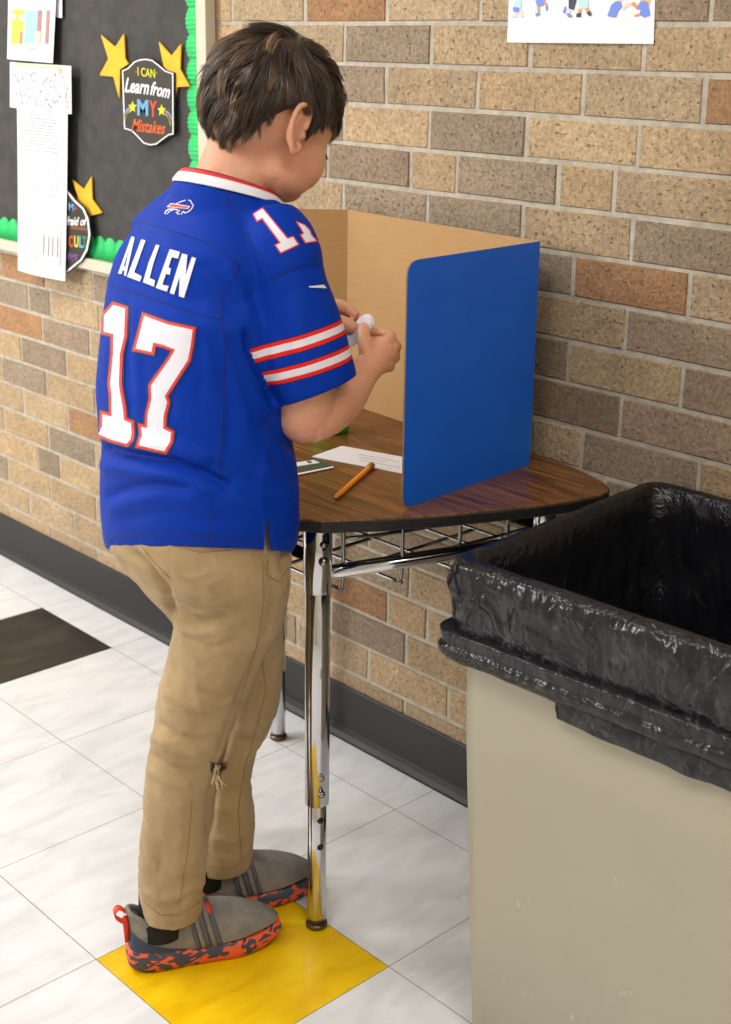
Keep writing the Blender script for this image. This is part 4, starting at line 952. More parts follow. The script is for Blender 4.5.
for k in range(NS):
    d = root_dir(); q = locks[int(np.argmax(LD@d))]
    pts = hair_path(d, .002+.004*rng.random(), q[3]+.0012*rng.normal(), q[4]*(.85+.25*rng.random()), q[1], q[2]+rng.normal(size=3)*.06)
    m_ = min(len(pts), len(q[5]))
    if m_ < 4: continue
    u = (np.arange(m_)/(npts-1))[:, None]; cv = .66*np.clip(u*1.25, 0, 1)
    if rng.random() < .07: cv = cv*0; pts = pts+rng.normal(size=3)*.004*u[:1]
    pts = pts[:m_]*(1-cv)+q[5][:m_]*cv+rng.normal(size=3)*.0009
    tone = q[6]+.10*rng.normal()
    pts = HC_+pts@HM.T
    T = np.gradient(pts, axis=0); T /= np.linalg.norm(T, axis=1)[:, None]; B = np.cross(T, HC_-pts); B /= np.linalg.norm(B, axis=1)[:, None]; Nn = np.cross(B, T)
    w_ = np.interp(np.arange(m_)/(m_-1), [0, .5, 1], [.00055, .0005, .00010])[:, None]
    b0 = sum_; ring = np.stack([pts+B*w_, pts-B*w_*.6+Nn*w_*.7, pts-B*w_*.6-Nn*w_*.7], 1).reshape(-1, 3)
    SV.append(ring)
    for i in range(m_-1):
        for j in range(3): a_ = b0+i*3; SF.append((a_+j, a_+(j+1) % 3, a_+3+(j+1) % 3, a_+3+j))
    ST += [float(np.clip(tone+.12*(i/(m_-1)), 0, 1)) for i in range(m_) for _ in range(3)]
    sum_ = b0+len(ring)
SV = np.vstack(SV)
# under-layer covering the scalp
th = np.linspace(-math.pi, math.pi, 97)[:-1]; G = []; nr = 26
for i in range(nr+1):
    for a in th:
        e0 = hairline(a)+.02; e = e0+(math.pi/2-e0)*i/nr; d = np.array([math.sin(a)*math.cos(e), math.cos(a)*math.cos(e), math.sin(e)])
        o_ = .0005+.0055*min(1, i/5); G.append(HC_+HM@(scalp(d, o_+.0012*noise.noise(Vector(d*24)))))
GF = [(i*96+j, i*96+(j+1) % 96, (i+1)*96+(j+1) % 96, (i+1)*96+j) for i in range(nr) for j in range(96)]
n0 = len(SV); V = np.vstack([SV, np.array(G)]); Fh = SF+[tuple(q+n0 for q in f) for f in GF]
hair = mk('hair', V, Fh, m_hair, person)
a = hair.data.attributes.new('tone', 'FLOAT', 'POINT'); a.data.foreach_set('value', np.array(ST+[.12]*len(G), np.float32))
# ---- jersey
v0 = 1.708
tr = [(551, 103, 293, v0), (540, 100, 297, v0), (520, 98, 299, v0), (498, 97, 299, v0), (476, 98, 299, v0), (452, 99, 296, v0), (430, 95, 291, v0), (400, 93, 286, v0), (370, 95, 284, v0), (340, 98, 284, v0),
      (310, 102, 284, v0), (284, 106, 284, 1.722), (262, 112, 284, 1.725), (244, 122, 282, 1.728), (228, 136, 278, 1.731), (214, 150, 272, 1.735), (200, 166, 266, 1.738), (188, 180, 262, 1.742)]
CC_ = at(229, 184, 1.745); nn = 72; th = np.arange(nn)*2*math.pi/nn
def cring(mult, dz, n_=72):
    th = np.arange(n_)*2*math.pi/n_
    return np.c_[CC_[0]+.061*mult*np.cos(th), CC_[1]+.056*mult*np.sin(th), CC_[2]-.020*np.sin(th)+dz]
def tilt(R, y):                                   # the hem hangs lower away from the viewer's side
    k = .42*np.clip((y-455)/80, 0, 1); c = R.mean(0); R = R.copy(); R[:, 2] -= k*((R[:, :2]-c[:2])@VV); return R
parts = [loft([tilt(ering(*q), q[0]) for q in tr])]
parts.append(loft([cring(1.7, -.10), cring(1.4, -.048), cring(1.2, -.0125)]))
parts.append(limb([(238, 216, 1.735), (260, 237, 1.70), (282, 258, 1.672)], [.050, .049, .049]))
parts.append(limb([(226, 206, 1.75), (190, 222, 1.78), (160, 246, 1.80)], [.050, .050, .050]))
sl = A3([(270, 228, 1.695), (280, 246, 1.676), (286, 285, 1.668), (295.5, 325, 1.664), (305, 360, 1.66), (317, 391, 1.657)])
slr = smooth_path(np.c_[sl, [.042, .048, .0515, .057, .0585, .0545]], 4); parts.append(tube(slr[:, :3], slr[:, 3], 28)); parts.append(ellips(at(284, 259, 1.672), (.049, .049, .049), 20))
parts.append(tube(smooth_path([S_L+[0, 0, .0], S_L+[-.008, .05, -.06], S_L+[-.012, .10, -.12]], 4), np.interp(np.arange(9), [0, 8], [.052, .052]), 24))
JV, JF, JE = remesh(parts, .0032, 5, .5)
JV = sculpt(JV, JF, [
    ([(94, 445), (112, 452), (140, 458), (175, 463), (205, 474), (232, 488)], -11, 5), ([(94, 430), (140, 443), (180, 449), (212, 461)], 5, 7),
    ([(98, 464), (140, 472), (180, 478), (214, 494)], 7, 7), ([(104, 498), (130, 488), (160, 483), (196, 488)], -5, 5), ([(103, 515), (130, 502), (165, 495), (205, 503)], 3, 7),
    ([(205, 462), (225, 470), (232, 480), (222, 494)], -4, 4.5), ([(232, 492), (258, 502), (290, 508)], -2.5, 5), ([(262, 466), (280, 485), (296, 500)], 2.5, 7), ([(236, 470), (262, 486), (292, 490)], -2.5, 4),
    ([(228, 330), (236, 370), (250, 410), (268, 440)], -3, 8), ([(262, 440), (274, 462), (296, 484)], -2.5, 5),
    ([(247, 330), (250, 350), (259, 370), (268, 388), (277, 406)], -11, 4), ([(266, 418), (282, 434), (296, 452)], -5, 8), ([(262, 320), (272, 350), (284, 385)], 2.5, 8), ([(284, 290), (280, 330), (284, 362)], -2, 6), ([(300, 300), (300, 340), (308, 376)], 2, 8),
    ([(200, 262), (222, 285), (235, 315)], -3, 7), ([(226, 262), (240, 288), (252, 318)], 2.5, 6), ([(206, 300), (212, 340), (206, 380)], 2, 9), ([(196, 330), (204, 370), (198, 400)], -1.5, 6),
    ([(126, 300), (127, 330), (126, 380), (132, 420)], -3.0, 3), ([(134, 300), (136, 350), (140, 410)], 2.2, 5), ([(166, 392), (172, 400), (168, 412)], -2, 5),
    ([(150, 215), (168, 235), (176, 262)], 1.5, 8), ([(208, 330), (222, 372), (232, 420), (228, 458)], -3.5, 6), ([(222, 330), (238, 380), (250, 430)], 3, 7), ([(150, 255), (190, 275), (215, 300)], -1.5, 6), ([(110, 330), (106, 380), (110, 430)], 2, 6), ([(270, 440), (262, 480), (262, 510)], 2, 6), ([(120, 520), (160, 512), (205, 520), (250, 516)], -2.5, 6), ([(110, 250), (114, 290)], -1.5, 5), ([(240, 230), (262, 262), (270, 290)], 1.5, 8), ([(246, 300), (262, 286), (290, 272), (322, 268)], -1.6, 3)])
JV = lap(JV, JE, 1, .4)
N = vnormals(JV, JF); f_ = np.array([noise.fractal(Vector(q*11), 1, 2, 3) for q in JV]); JV = JV+N*(f_*.0012)[:, None]
Qj = pix(JV); Nj = vnormals(JV, JF); fcj = np.sum(Nj*(CAM-JV), 1) > 0
notch = [(267, 512), (262, 570), (272, 570)]
inn = {i for i in np.where(fcj & (Qj[:, 0] > 258) & (Qj[:, 0] < 276) & (Qj[:, 1] > 505))[0] if inside(Qj[i], notch)}
bd_ = {i for f in JF if any(j in inn for j in f) for i in f}-inn; JF = [f for f in JF if not any(i in inn for i in f)]
for i in bd_:                                    # trim the cut edge straight
    q = Qj[i]; xl_ = np.interp(q[1], [512, 570], [267, 262]); xr_ = np.interp(q[1], [512, 570], [267, 272]); x_ = xl_ if q[0] < np.interp(q[1], [512, 570], [267, 267]) else xr_
    JV[i] += AR*(x_-q[0])*px_size(JV[i])
jt = bvh(JV, JF)
mj_ = bpy.data.materials.new('jersey_blue'); mj_.use_nodes = True; t = NT(mj_); p = t.n['Principled BSDF']
p.inputs['Roughness'].default_value = .6; p.inputs['Specular IOR Level'].default_value = .1
sa = t.new('ShaderNodeAttribute'); sa.attribute_name = 'sleeve'
BL = (0, 48, 152)
st = [(0, BL), (.2, (40, 30, 40)), (.212, (214, 40, 36)), (.275, (216, 212, 220)), (.385, (214, 40, 36)), (.45, (40, 30, 40)), (.462, BL), (.62, (40, 30, 40)), (.632, (214, 40, 36)), (.695, (216, 212, 220)), (.805, (214, 40, 36)), (.87, (40, 30, 40)), (.882, BL)]
so = t.new('ShaderNodeAttribute'); so.attribute_name = 'sleeve_area'; gt = t.new('ShaderNodeMath', operation='GREATER_THAN'); gt.inputs[1].default_value = .5; t.link(so.outputs['Fac'], gt.inputs[0])
mm_ = t.new('ShaderNodeMix', data_type='RGBA'); mm_.inputs[6].default_value = lin(BL); t.link(gt.outputs[0], mm_.inputs[0]); t.link(ramp(t, sa.outputs['Fac'], st, 'CONSTANT'), mm_.inputs[7]); t.link(mm_.outputs[2], p.inputs['Base Color'])
tc = t.new('ShaderNodeTexCoord'); n1 = t.new('ShaderNodeTexNoise'); n1.inputs['Scale'].default_value = 700; n2 = t.new('ShaderNodeTexNoise'); n2.inputs['Scale'].default_value = 24; n2.inputs['Detail'].default_value = 3
t.link(tc.outputs['Object'], n1.inputs['Vector']); t.link(tc.outputs['Object'], n2.inputs['Vector'])
b1 = t.new('ShaderNodeBump'); b1.inputs['Strength'].default_value = .2; b1.inputs['Distance'].default_value = .0008; t.link(n1.outputs['Fac'], b1.inputs['Height'])
b2 = t.new('ShaderNodeBump'); b2.inputs['Strength'].default_value = .25; b2.inputs['Distance'].default_value = .006; t.link(n2.outputs['Fac'], b2.inputs['Height']); t.link(b1.outputs['Normal'], b2.inputs['Normal']); t.link(b2.outputs['Normal'], p.inputs['Normal'])
jersey = mk('jersey', JV, JF, mj_, person)
tag(jersey, 'blue football jersey with white 17 and ALLEN on the back')
# sleeve stripes run round the sleeve: a smooth field fitted to their visible edges
z5 = lambda pts: sc(pts, 240, 270, 5.623)
edges = [(.212, [(80, 460), (170, 408), (270, 398), (400, 345), (548, 280)]), (.45, [(105, 515), (170, 492), (250, 494), (400, 440), (575, 362)]),
         (.632, [(118, 556), (180, 553), (260, 550), (400, 505), (598, 430)]), (.87, [(185, 640), (230, 642), (300, 630), (420, 590), (622, 515)])]
PA = []; PB = []
axd = sl[-1]-sl[0]; axl = np.linalg.norm(axd); axd /= axl
def hitp(x, y):
    h = jt.ray_cast(Vector(CAM), Vector(ray(x, y)).normalized()); return np.array(h[0]) if h[0] is not None else None
def feats(Q):
    d = Q-sl[-1]; a = d@axd; x = d@RRv; y = d@np.array([*VV, 0]); return np.stack([np.ones(len(Q)), a, x, y, x*x, y*y, x*y], -1)
RRv = np.array([math.cos(YAW), -math.sin(YAW), 0])
for val, P in edges:
    for q in z5(P):
        h = hitp(*q)
        if h is not None: PA.append(h); PB.append(val)
PA = np.array(PA); ft = feats(PA)
reg = np.diag([0, 0, 0, 1e-4, 1e-5, 1e-3, 1e-3]); co = np.linalg.solve(ft.T@ft+reg*10, ft.T@np.array(PB))
sv = feats(JV)@co
tpar = ((JV-sl[0])@axd)/axl; rad = np.linalg.norm((JV-sl[0])-np.outer((JV-sl[0])@axd, axd), axis=1)
# only the sleeve itself: closer to the sleeve's axis than to the trunk
c0 = at(190, 400, v0); tdist = np.hypot((JV[:, 0]-c0[0])/.155, (JV[:, 1]-c0[1])/.105)
on = (tpar > .3) & (tpar < 1.12) & (rad < .066) & (tdist > .98)
Q = pix(JV); pd, _, sd = poly_dist(Q, [(248, 330), (253, 350), (258, 362), (264, 378), (272, 394), (280, 408)])
vis = np.sum(vnormals(JV, JF)*(CAM-JV), 1) > 0
xs_ = np.interp(Q[:, 1], [285, 320, 350, 372, 404, 430], [262, 250, 250, 261, 277, 292])
fn_ = np.sum(vnormals(JV, JF)*(CAM-JV)/np.linalg.norm(CAM-JV, axis=1)[:, None], 1) > .02
mv = fn_ & (JV[:, 0] > 1.0); on = np.where(mv, (Q[:, 0] > xs_) & (Q[:, 1] > 288) & (Q[:, 1] < 440) & (tpar < 1.15) & (tpar > .2), on)
fl_on = on.astype(np.float32)
# left sleeve: same bands at the same distance from its cuff
lax = np.array([-.012, .10, -.12]); lax /= np.linalg.norm(lax); dL = (JV-S_L)@lax; rL = np.linalg.norm((JV-S_L)-np.outer(dL, lax), axis=1)
lm = (JV[:, 0] < .9) & (rL < .056) & (dL > .06) & (dL < .2); sv = np.where(lm, (dL-.06)/.085+.1, sv); fl_on[lm] = 1
a = jersey.data.attributes.new('sleeve_area', 'FLOAT', 'POINT'); a.data.foreach_set('value', fl_on)
a = jersey.data.attributes.new('sleeve', 'FLOAT', 'POINT'); a.data.foreach_set('value', np.clip(sv, 0, 1).astype(np.float32))
# printing
m_white_p = mat('print_white', (218, 216, 226), .6); m_red_p = mat('print_red', (222, 48, 44), .55); m_dk_p = mat('print_dark', (56, 50, 62), .6)  # dark grey is the outermost printed outline of the numbers
def printed(name, polys, layers, label=None):
    """layers: (grow px, lift m, material)"""
    top = None; first = None
    for gpx, lift, m in layers:
        V, Fc = decal(jt, [offset_poly(P, gpx) if gpx else P for P in polys], lift)
        o = mk(name if first is None else name+'_outline', V, Fc, m, jersey); 
        if first is None: first = o
    return first
z2 = lambda P: sc(P, 90, 280, 5.392); z3 = lambda P: sc(P, 110, 215, 7.31); z4 = lambda P: sc(P, 240, 190, 7.31)
one = z2([(80, 190), (130, 135), (192, 155), (188, 300), (165, 400), (160, 560), (165, 600), (180, 680), (188, 755), (225, 770), (228, 820), (222, 860), (200, 882), (120, 860), (50, 830), (70, 790), (72, 722), (120, 735), (120, 620), (112, 560), (128, 400), (130, 292), (78, 280)])
sev = z2([(295, 195), (420, 240), (555, 268), (545, 350), (530, 430), (460, 540), (405, 625), (418, 660), (400, 730), (398, 800), (440, 822), (435, 870), (405, 922), (330, 905), (265, 890), (285, 840), (278, 790), (310, 798), (315, 720), (335, 640), (332, 570), (380, 500), (430, 430), (462, 375), (400, 350), (345, 337), (335, 388), (248, 370)])
LAY = [(0, .0022, m_white_p), (2.6, .0016, m_red_p), (4.0, .0010, m_dk_p)]
printed('back_number', [one], LAY); printed('back_number', [sev], LAY)
A_ = [z3([(160, 158), (183, 165), (143, 300), (120, 300), (137, 235), (88, 432), (62, 428)]), z3([(143, 225), (168, 225), (120, 447), (105, 440)]), z3([(92, 372), (118, 380), (112, 408), (84, 402)])]
A_ = [z3([(160, 158), (183, 165), (150, 215), (88, 432), (62, 428)]), z3([(183, 165), (120, 447), (105, 440), (155, 170)]), z3([(92, 372), (118, 380), (112, 408), (84, 402)])]
L1 = z3([(232, 180), (262, 188), (180, 420), (235, 450), (222, 487), (128, 452)]); L2 = z3([(340, 217), (364, 225), (322, 345), (292, 462), (332, 478), (325, 525), (244, 492), (285, 350)])
E_ = z3([(440, 252), (512, 272), (500, 320), (455, 308), (428, 385), (448, 393), (438, 438), (412, 430), (385, 510), (432, 520), (418, 560), (337, 533)])
N_ = z3([(528, 283), (567, 293), (555, 440), (600, 308), (630, 317), (543, 606), (505, 595), (512, 450), (470, 582), (438, 570)])
for P in ([*A_], [L1], [L2], [E_], [N_]): printed('name_letter', P, [(0, .0014, m_white_p)])
printed('shoulder_number', [z4([(105, 180), (165, 140), (345, 360), (385, 347), (420, 398), (300, 455), (265, 405), (300, 388), (165, 205), (130, 225)])], [(0, .0018, m_white_p), (1.3, .0012, m_red_p)])
printed('shoulder_number', [z4([(418, 240), (468, 262), (505, 300), (515, 330), (552, 372), (478, 384), (446, 330), (466, 322), (448, 285)])], [(0, .0018, m_white_p), (1.2, .0012, m_red_p)])
printed('swoosh_mark', [z5([(385, 92), (470, 84), (486, 103), (470, 102), (388, 98)])], [(0, .0012, m_white_p)])
z8 = lambda P: sc(P, 150, 190, 12.18)
def st8(P, w_): return z8(stroke_poly(np.array(P, float), w_))
printed('team_emblem', [z8([(205, 208), (260, 160), (492, 198), (468, 234)])]+[st8(P, w_) for P, w_ in (([(320, 172), (360, 150), (440, 124)], 9), ([(470, 124), (500, 132), (512, 165), (534, 188)], 10), ([(534, 186), (510, 228), (480, 260), (430, 284)], 10),
        ([(185, 296), (195, 262), (230, 238), (290, 232), (345, 244)], 13), ([(212, 298), (236, 264), (290, 246)], 9), ([(318, 276), (345, 268), (368, 246)], 11), ([(330, 288), (365, 296)], 12), ([(395, 272), (412, 262), (430, 284)], 14), ([(380, 298), (400, 280)], 9))], [(0, .0012, m_white_p)])
V, Fc = decal(jt, [z8([(232, 202), (264, 170), (478, 205), (460, 226)])], .0018, 1.2); mk('team_emblem_stripe', V, Fc, m_red_p, jersey)
# seams
m_seam = mat('seam', (0, 22, 92), .8)
sm_ = []
for P in ([(120, 220), (150, 224), (178, 233), (210, 243), (240, 266)], [(104, 284), (130, 291), (165, 303), (200, 315), (222, 320)], [(227, 192), (230, 212), (252, 244), (268, 268), (275, 280)], [(272, 284), (292, 268), (310, 262), (324, 261)],
          [(240, 266), (230, 282), (222, 296), (222, 320), (226, 350), (224, 400), (222, 440), (220, 480)], [(212, 500), (208, 545)], [(100, 541), (140, 533), (180, 532), (220, 537), (262, 541)], [(262, 410), (270, 450), (274, 480)]):
    W = surf_path(jt, P, .0001, 3)
    if len(W) > 3: sm_.append(tube(W, .0007, 5))
for s_ in sm_: mk('seam', *s_, m_seam, jersey)
# side slit shows as a dark notch with the two hem corners
# collar: three bands wrapped on the neckline
m_wc = mat('collar_white', (232, 230, 236), .6); m_rc = mat('collar_red', (206, 36, 40), .6); m_nc = mat('collar_navy', (20, 22, 56), .6)
def snap(P, lift):
    o = []
    for q in P:
        h = jt.find_nearest(Vector(q)); o.append(np.array(h[0])+np.array(h[1])*lift if (np.array(h[0])-q)@(np.array(h[0])-q) < .03**2 else q)
    return np.array(o)
prof_c = [(.92, -.012, m_nc), (1.0, .003, m_nc), (1.03, .0025, m_rc), (1.105, -.0018, m_wc), (1.22, -.0095, m_wc), (1.23, -.0135, None)]
rg = [cring(m_, d_) for m_, d_, _ in prof_c]
col_root = None
for i in range(5):
    V, Fc = loft([rg[i], rg[i+1]], cap=False)
    nm = {0: 'collar', 1: 'collar_trim', 2: 'collar_band', 3: 'collar_band', 4: 'collar_edge'}[i]
    o = mk(nm, V, [f[::-1] for f in Fc], prof_c[i][2], jersey); md = o.modifiers.new('th', 'SOLIDIFY'); md.thickness = .0012

# ---- pants
m_khaki = noise_mat('khaki', [(.3, (150, 124, 86)), (.55, (162, 136, 97)), (.75, (172, 146, 106))], 16, .85, bump=(420, .3, .0008), Sheen_Weight=.1)
def lring(y, xl, xr, v, n=36, dz=0, rv=1.0):
    c = at((xl+xr)/2, y, v); w_ = (xr-xl)/2*px_size(c); th = np.arange(n)*2*math.pi/n
    d1 = RRv; d2 = np.array([*VV, 0]); return c+w_*(np.cos(th)[:, None]*d1+rv*np.sin(th)[:, None]*d2)+np.array([0, 0, dz])
parts = [loft([ering(*q, .72) for q in ((470, 108, 286, v0), (520, 106, 288, v0), (545, 106, 290, v0), (565, 118, 290, v0), (585, 136, 289, 1.72), (605, 156, 285, 1.72), (622, 170, 278, 1.72))])]
parts.append(loft([lring(*q) for q in ((590, 182, 288, 1.69), (620, 176, 281, 1.69), (650, 170, 266, 1.69), (690, 160, 250, 1.69), (730, 153, 232, 1.692), (760, 148, 219, 1.695), (800, 144, 213, 1.70), (850, 140, 208, 1.708), (890, 140, 203, 1.714), (906, 142, 203, 1.716), (914, 144, 202, 1.716))]))
parts.append(loft([lring(*q) for q in ((575, 160, 270, 1.77), (600, 190, 280, 1.79), (640, 208, 283, 1.80), (665, 211, 284, 1.815), (700, 208, 281, 1.825), (725, 206, 272, 1.83), (750, 200, 257, 1.836), (780, 196, 250, 1.842), (820, 194, 255, 1.847), (850, 195, 254, 1.85), (866, 197, 251, 1.85))]))
PV, PF, PE = remesh(parts, .0034, 5, .5)
PV = sculpt(PV, PF, [(p_, a_*1.5, w_) for p_, a_, w_ in [
    ([(131, 550), (150, 568), (166, 590), (172, 620)], -6, 4), ([(140, 545), (150, 562), (168, 575)], 2, 5),
    ([(166, 606), (185, 618), (210, 620), (232, 612)], -4, 3.5), ([(170, 622), (195, 632), (225, 628), (246, 616)], 2.5, 5), ([(184, 636), (210, 648), (240, 640)], -2.5, 3.5),
    ([(268, 560), (274, 590), (270, 620)], -2, 4), ([(280, 570), (284, 556), (288, 550)], -4, 3.5),
    ([(270, 628), (262, 650), (250, 680), (238, 706)], -6, 4), ([(170, 660), (190, 690), (220, 700), (240, 690)], -2.5, 5), ([(165, 690), (185, 706), (205, 712)], 2.5, 5),
    ([(156, 720), (176, 736), (200, 742), (224, 735)], -3.5, 4), ([(152, 735), (176, 750), (202, 756)], 3, 5), ([(149, 752), (170, 768), (192, 772), (208, 766)], -3, 4), ([(146, 768), (168, 782), (190, 786)], 2.2, 5),
    ([(236, 712), (226, 740), (218, 768), (212, 800), (208, 840)], -6, 4), ([(262, 668), (258, 690), (250, 712)], -2, 4), ([(250, 720), (262, 728), (272, 726)], -2.5, 3), ([(238, 736), (250, 742), (262, 738)], -2.5, 3),
    ([(150, 860), (168, 872), (190, 880), (203, 872)], -2.2, 4), ([(144, 890), (160, 900), (186, 892), (203, 880)], 2.5, 4), ([(178, 905), (190, 894), (203, 888)], -2.5, 3), ([(184, 790), (180, 830), (176, 880)], 1.2, 5), ([(152, 820), (160, 850), (158, 880)], -1.5, 6),
    ([(228, 780), (236, 800), (246, 812)], -2, 4), ([(214, 850), (230, 856), (250, 846)], -2, 3.5), ([(215, 838), (232, 842), (252, 832)], 2, 4), ([(212, 764), (219, 766), (225, 764)], -3, 2.5)]])
PV = lap(PV, PE, 1, .4); N = vnormals(PV, PF); f_ = np.array([noise.fractal(Vector(q*Vector((14, 14, 8)) if False else (q[0]*14, q[1]*14, q[2]*9)), 1, 2, 3) for q in PV]); g_ = np.array([1-abs(noise.fractal(Vector((q[0]*20+3, q[1]*20, q[2]*34+q[0]*12)), 1, 2, 2)) for q in PV]); PV = PV+N*(f_*.0022+np.clip(g_-.8, 0, 1)*.008)[:, None]
pt = bvh(PV, PF)
pants = mk('pants', PV, PF, m_khaki, person); tag(pants, 'khaki pants with a frayed rip at the right knee')
m_kseam = mat('khaki_seam', (146, 114, 74), .9); m_thread = mat('loose_thread', (226, 204, 164), .9)
for P in ([(262, 560), (264, 600), (256, 650), (240, 700), (226, 740), (216, 775)], [(192, 800), (188, 850), (180, 900)], [(262, 660), (266, 690), (256, 730), (244, 770), (238, 810), (242, 860)], [(170, 545), (200, 552), (232, 550)], [(140, 545), (154, 562), (170, 578)],
          [(144, 901), (160, 915), (180, 915), (200, 902)], [(210, 866), (232, 868), (248, 857)], [(268, 560), (266, 575), (278, 582), (288, 568)]):
    W = surf_path(pt, P, .0, 3)
    if len(W) > 3: mk('seam', *tube(W, .0009, 5), m_kseam, pants)
V, Fc = decal(pt, [[(210, 761), (219, 764), (227, 761), (226, 769), (218, 773), (210, 771)]], .0006, 1.5); mk('knee_rip', V, Fc, mat('rip_dark', (92, 66, 42), .95), pants)
rs = random.Random(4)
for k in range(13):
    x = 213+rs.uniform(0, 8); P = [(x, 763+rs.uniform(0, 3))]
    for j in range(5): P.append((P[-1][0]+rs.uniform(-2.4, 2.6), P[-1][1]+rs.uniform(2, 6.2)))
    W = surf_path(pt, P, .0022+rs.uniform(0, .002), 2)
    if len(W) > 3: mk('frayed_thread', *tube(smooth_path(W, 2), .0008, 4), m_thread, pants)

# ---- socks and shoes
m_sock = mat('black_sock', (14, 14, 16), .95, bump=(400, .3, .0006))
m_knit = noise_mat('grey_knit', [(.3, (116, 110, 104)), (.7, (136, 130, 122))], 60, .8, bump=(520, .6, .001))
m_navy = mat('navy_panel', (44, 48, 76), .5, bump=(300, .15, .0005)); m_rib = mat('strap_rib', (84, 84, 96), .6); m_or = mat('orange_tab', (226, 66, 26), .6, bump=(400, .3, .0005))
m_sole = bpy.data.materials.new('camo_sole'); m_sole.use_nodes = True; t = NT(m_sole); p = t.n['Principled BSDF']; p.inputs['Roughness'].default_value = .55
tc = t.new('ShaderNodeTexCoord'); mp = t.new('ShaderNodeMapping'); mp.inputs['Scale'].default_value = (1, 1, 1.7); nz_ = t.new('ShaderNodeTexNoise'); nz_.inputs['Scale'].default_value = 52; nz_.inputs['Detail'].default_value = 2; nz_.inputs['Distortion'].default_value = .5
t.link(tc.outputs['Object'], mp.inputs['Vector']); t.link(mp.outputs['Vector'], nz_.inputs['Vector'])
t.link(ramp(t, nz_.outputs['Fac'], [(0, (62, 66, 86)), (.5, (228, 92, 48))], 'CONSTANT'), p.inputs['Base Color'])
def shoe(heel, toe):
    heel = np.array([*heel, 0.]); toe = np.array([*toe, 0.]); L = np.linalg.norm(toe-heel); fx = (toe-heel)/L; sx = np.array([fx[1], -fx[0], 0])     # sx: to the wearer's right
    K = 72; ph = np.arange(K)*2*math.pi/K
    sW = [0, .02, .07, .2, .35, .5, .65, .75, .85, .93, .98, 1]; W_ = [0, .016, .027, .0325, .031, .034, .0395, .0405, .037, .028, .015, 0]
    def W(s): return np.interp(s, sW, W_)
    def Wc(s):      # smooth width
        return .5*W(s)+.25*W(np.clip(s-.02, 0, 1))+.25*W(np.clip(s+.02, 0, 1))
    def plan(a, b_, shrink, inset=0):
        s = a+(b_-a)*(1-np.cos(ph))/2; w_ = np.where(True, 1, 1)*np.sqrt(np.clip(1-((s-(a+b_)/2)/((b_-a)/2))**2, 0, 1))**.55
        ww = np.maximum(np.interp(s, [0, .2, .35, .5, .72, 1], [.033, .033, .031, .034, .0415, .038])*w_*shrink-inset, 0)
        return s, ww*np.sign(np.sin(ph))
    def P3(s, y, z): return heel+np.outer(s*L, fx)+np.outer(y, sx)+np.c_[np.zeros(K), np.zeros(K), z]
    zt = lambda s: np.interp(s, [-.05, 0, .15, .4, .6, .85, 1.0], [.042, .040, .036, .031, .029, .029, .034])
    z0_ = lambda s: np.interp(s, [-.05, 0, .08, .7, .9, 1.0], [.014, .008, .001, 0.0006, .004, .013])
    rg = []
    for q, ins, ex_ in ((0, .005, -.01), (0.05, .001, .0), (.35, -.0015, .008), (.7, -.001, .004), (.95, .001, -.002), (1, .004, -.012)):
        s, y = plan(-.012-ex_, 1.012+ex_, 1.0, ins); rg.append(P3(s, y, z0_(s)*(1-q)+zt(s)*q))
    V, Fc = loft(rg); root_ = None
    up_top = lambda s: np.interp(s, [.36, .42, .5, .6, .7, .8, .9, .96, 1.0], [.104, .097, .086, .077, .070, .063, .053, .044, .036])
    def upper(q, off=0.0):
        bq = np.interp(q, [0, .12, .3, .5, .7, .85, 1], [.995, .985, .95, .85, .68, .53, .40]); aq = np.interp(q, [0, .3, .7, 1], [.0, .012, .006, -.008])
        s, y = plan(aq, bq, np.interp(q, [0, .3, .7, 1], [.97, .95, .82, .62])); y = y+np.sign(y)*off
        col_h = np.interp(s, [-.02, .05, .12, .25, .33, .42], [.098, .088, .074, .066, .074, .098]); hs = zt(s)-.002+(col_h-zt(s)+.002)*q
        hf = up_top(bq); w_ = np.clip((s/bq-.35)/.65, 0, 1); w_ = w_*w_*(3-2*w_); z = hs*(1-w_)+np.maximum(hf, zt(s)-.002)*w_ if q < 1 else hs*(1-w_)+.1*w_
        return P3(s, y, z)
    qs = np.linspace(0, 1, 26); U_ = [upper(q) for q in qs]
    top = U_[-1]; c = top.mean(0); inner = [c+(top-c)*.86+[0, 0, -.002], c+(top-c)*.80+[0, 0, -.02], c+(top-c)*.7+[0, 0, -.05]]
    VU, FU = loft(U_+inner)
    sh = mk('shoe', VU, FU, m_knit, person); mk('sole', V, Fc, m_sole, sh)
    # padded collar
    rim_ = np.vstack([top, top[:1]]); mk('padded_collar', *tube(c+(rim_-c)*.95, .0042, 8, cap=False), m_knit, sh)
    # navy heel counter
    G = []; idx = [i for i in range(K) if True]
    sel = list(range(-15, 16)); rows = np.linspace(0.0, .55, 9)
    for r_, q in enumerate(rows):
        R = upper(q); cen_ = R.mean(0)
        for i in sel:
            d = R[i]-(heel+fx*L*.18); d[2] = 0; d /= np.linalg.norm(d)+1e-9; fade = max(0, abs(i)/15)**1.5
            Rr = upper(max(q*(1-fade), 0)); d2 = Rr[i]; G.append(d2+d*.0014)
    nS = len(sel); GF = [(r_*nS+j, r_*nS+j+1, (r_+1)*nS+j+1, (r_+1)*nS+j) for r_ in range(len(rows)-1) for j in range(nS-1)]
    mk('heel_counter', G, GF, m_navy, sh)
    # midfoot straps
    tree = bvh(VU, FU)
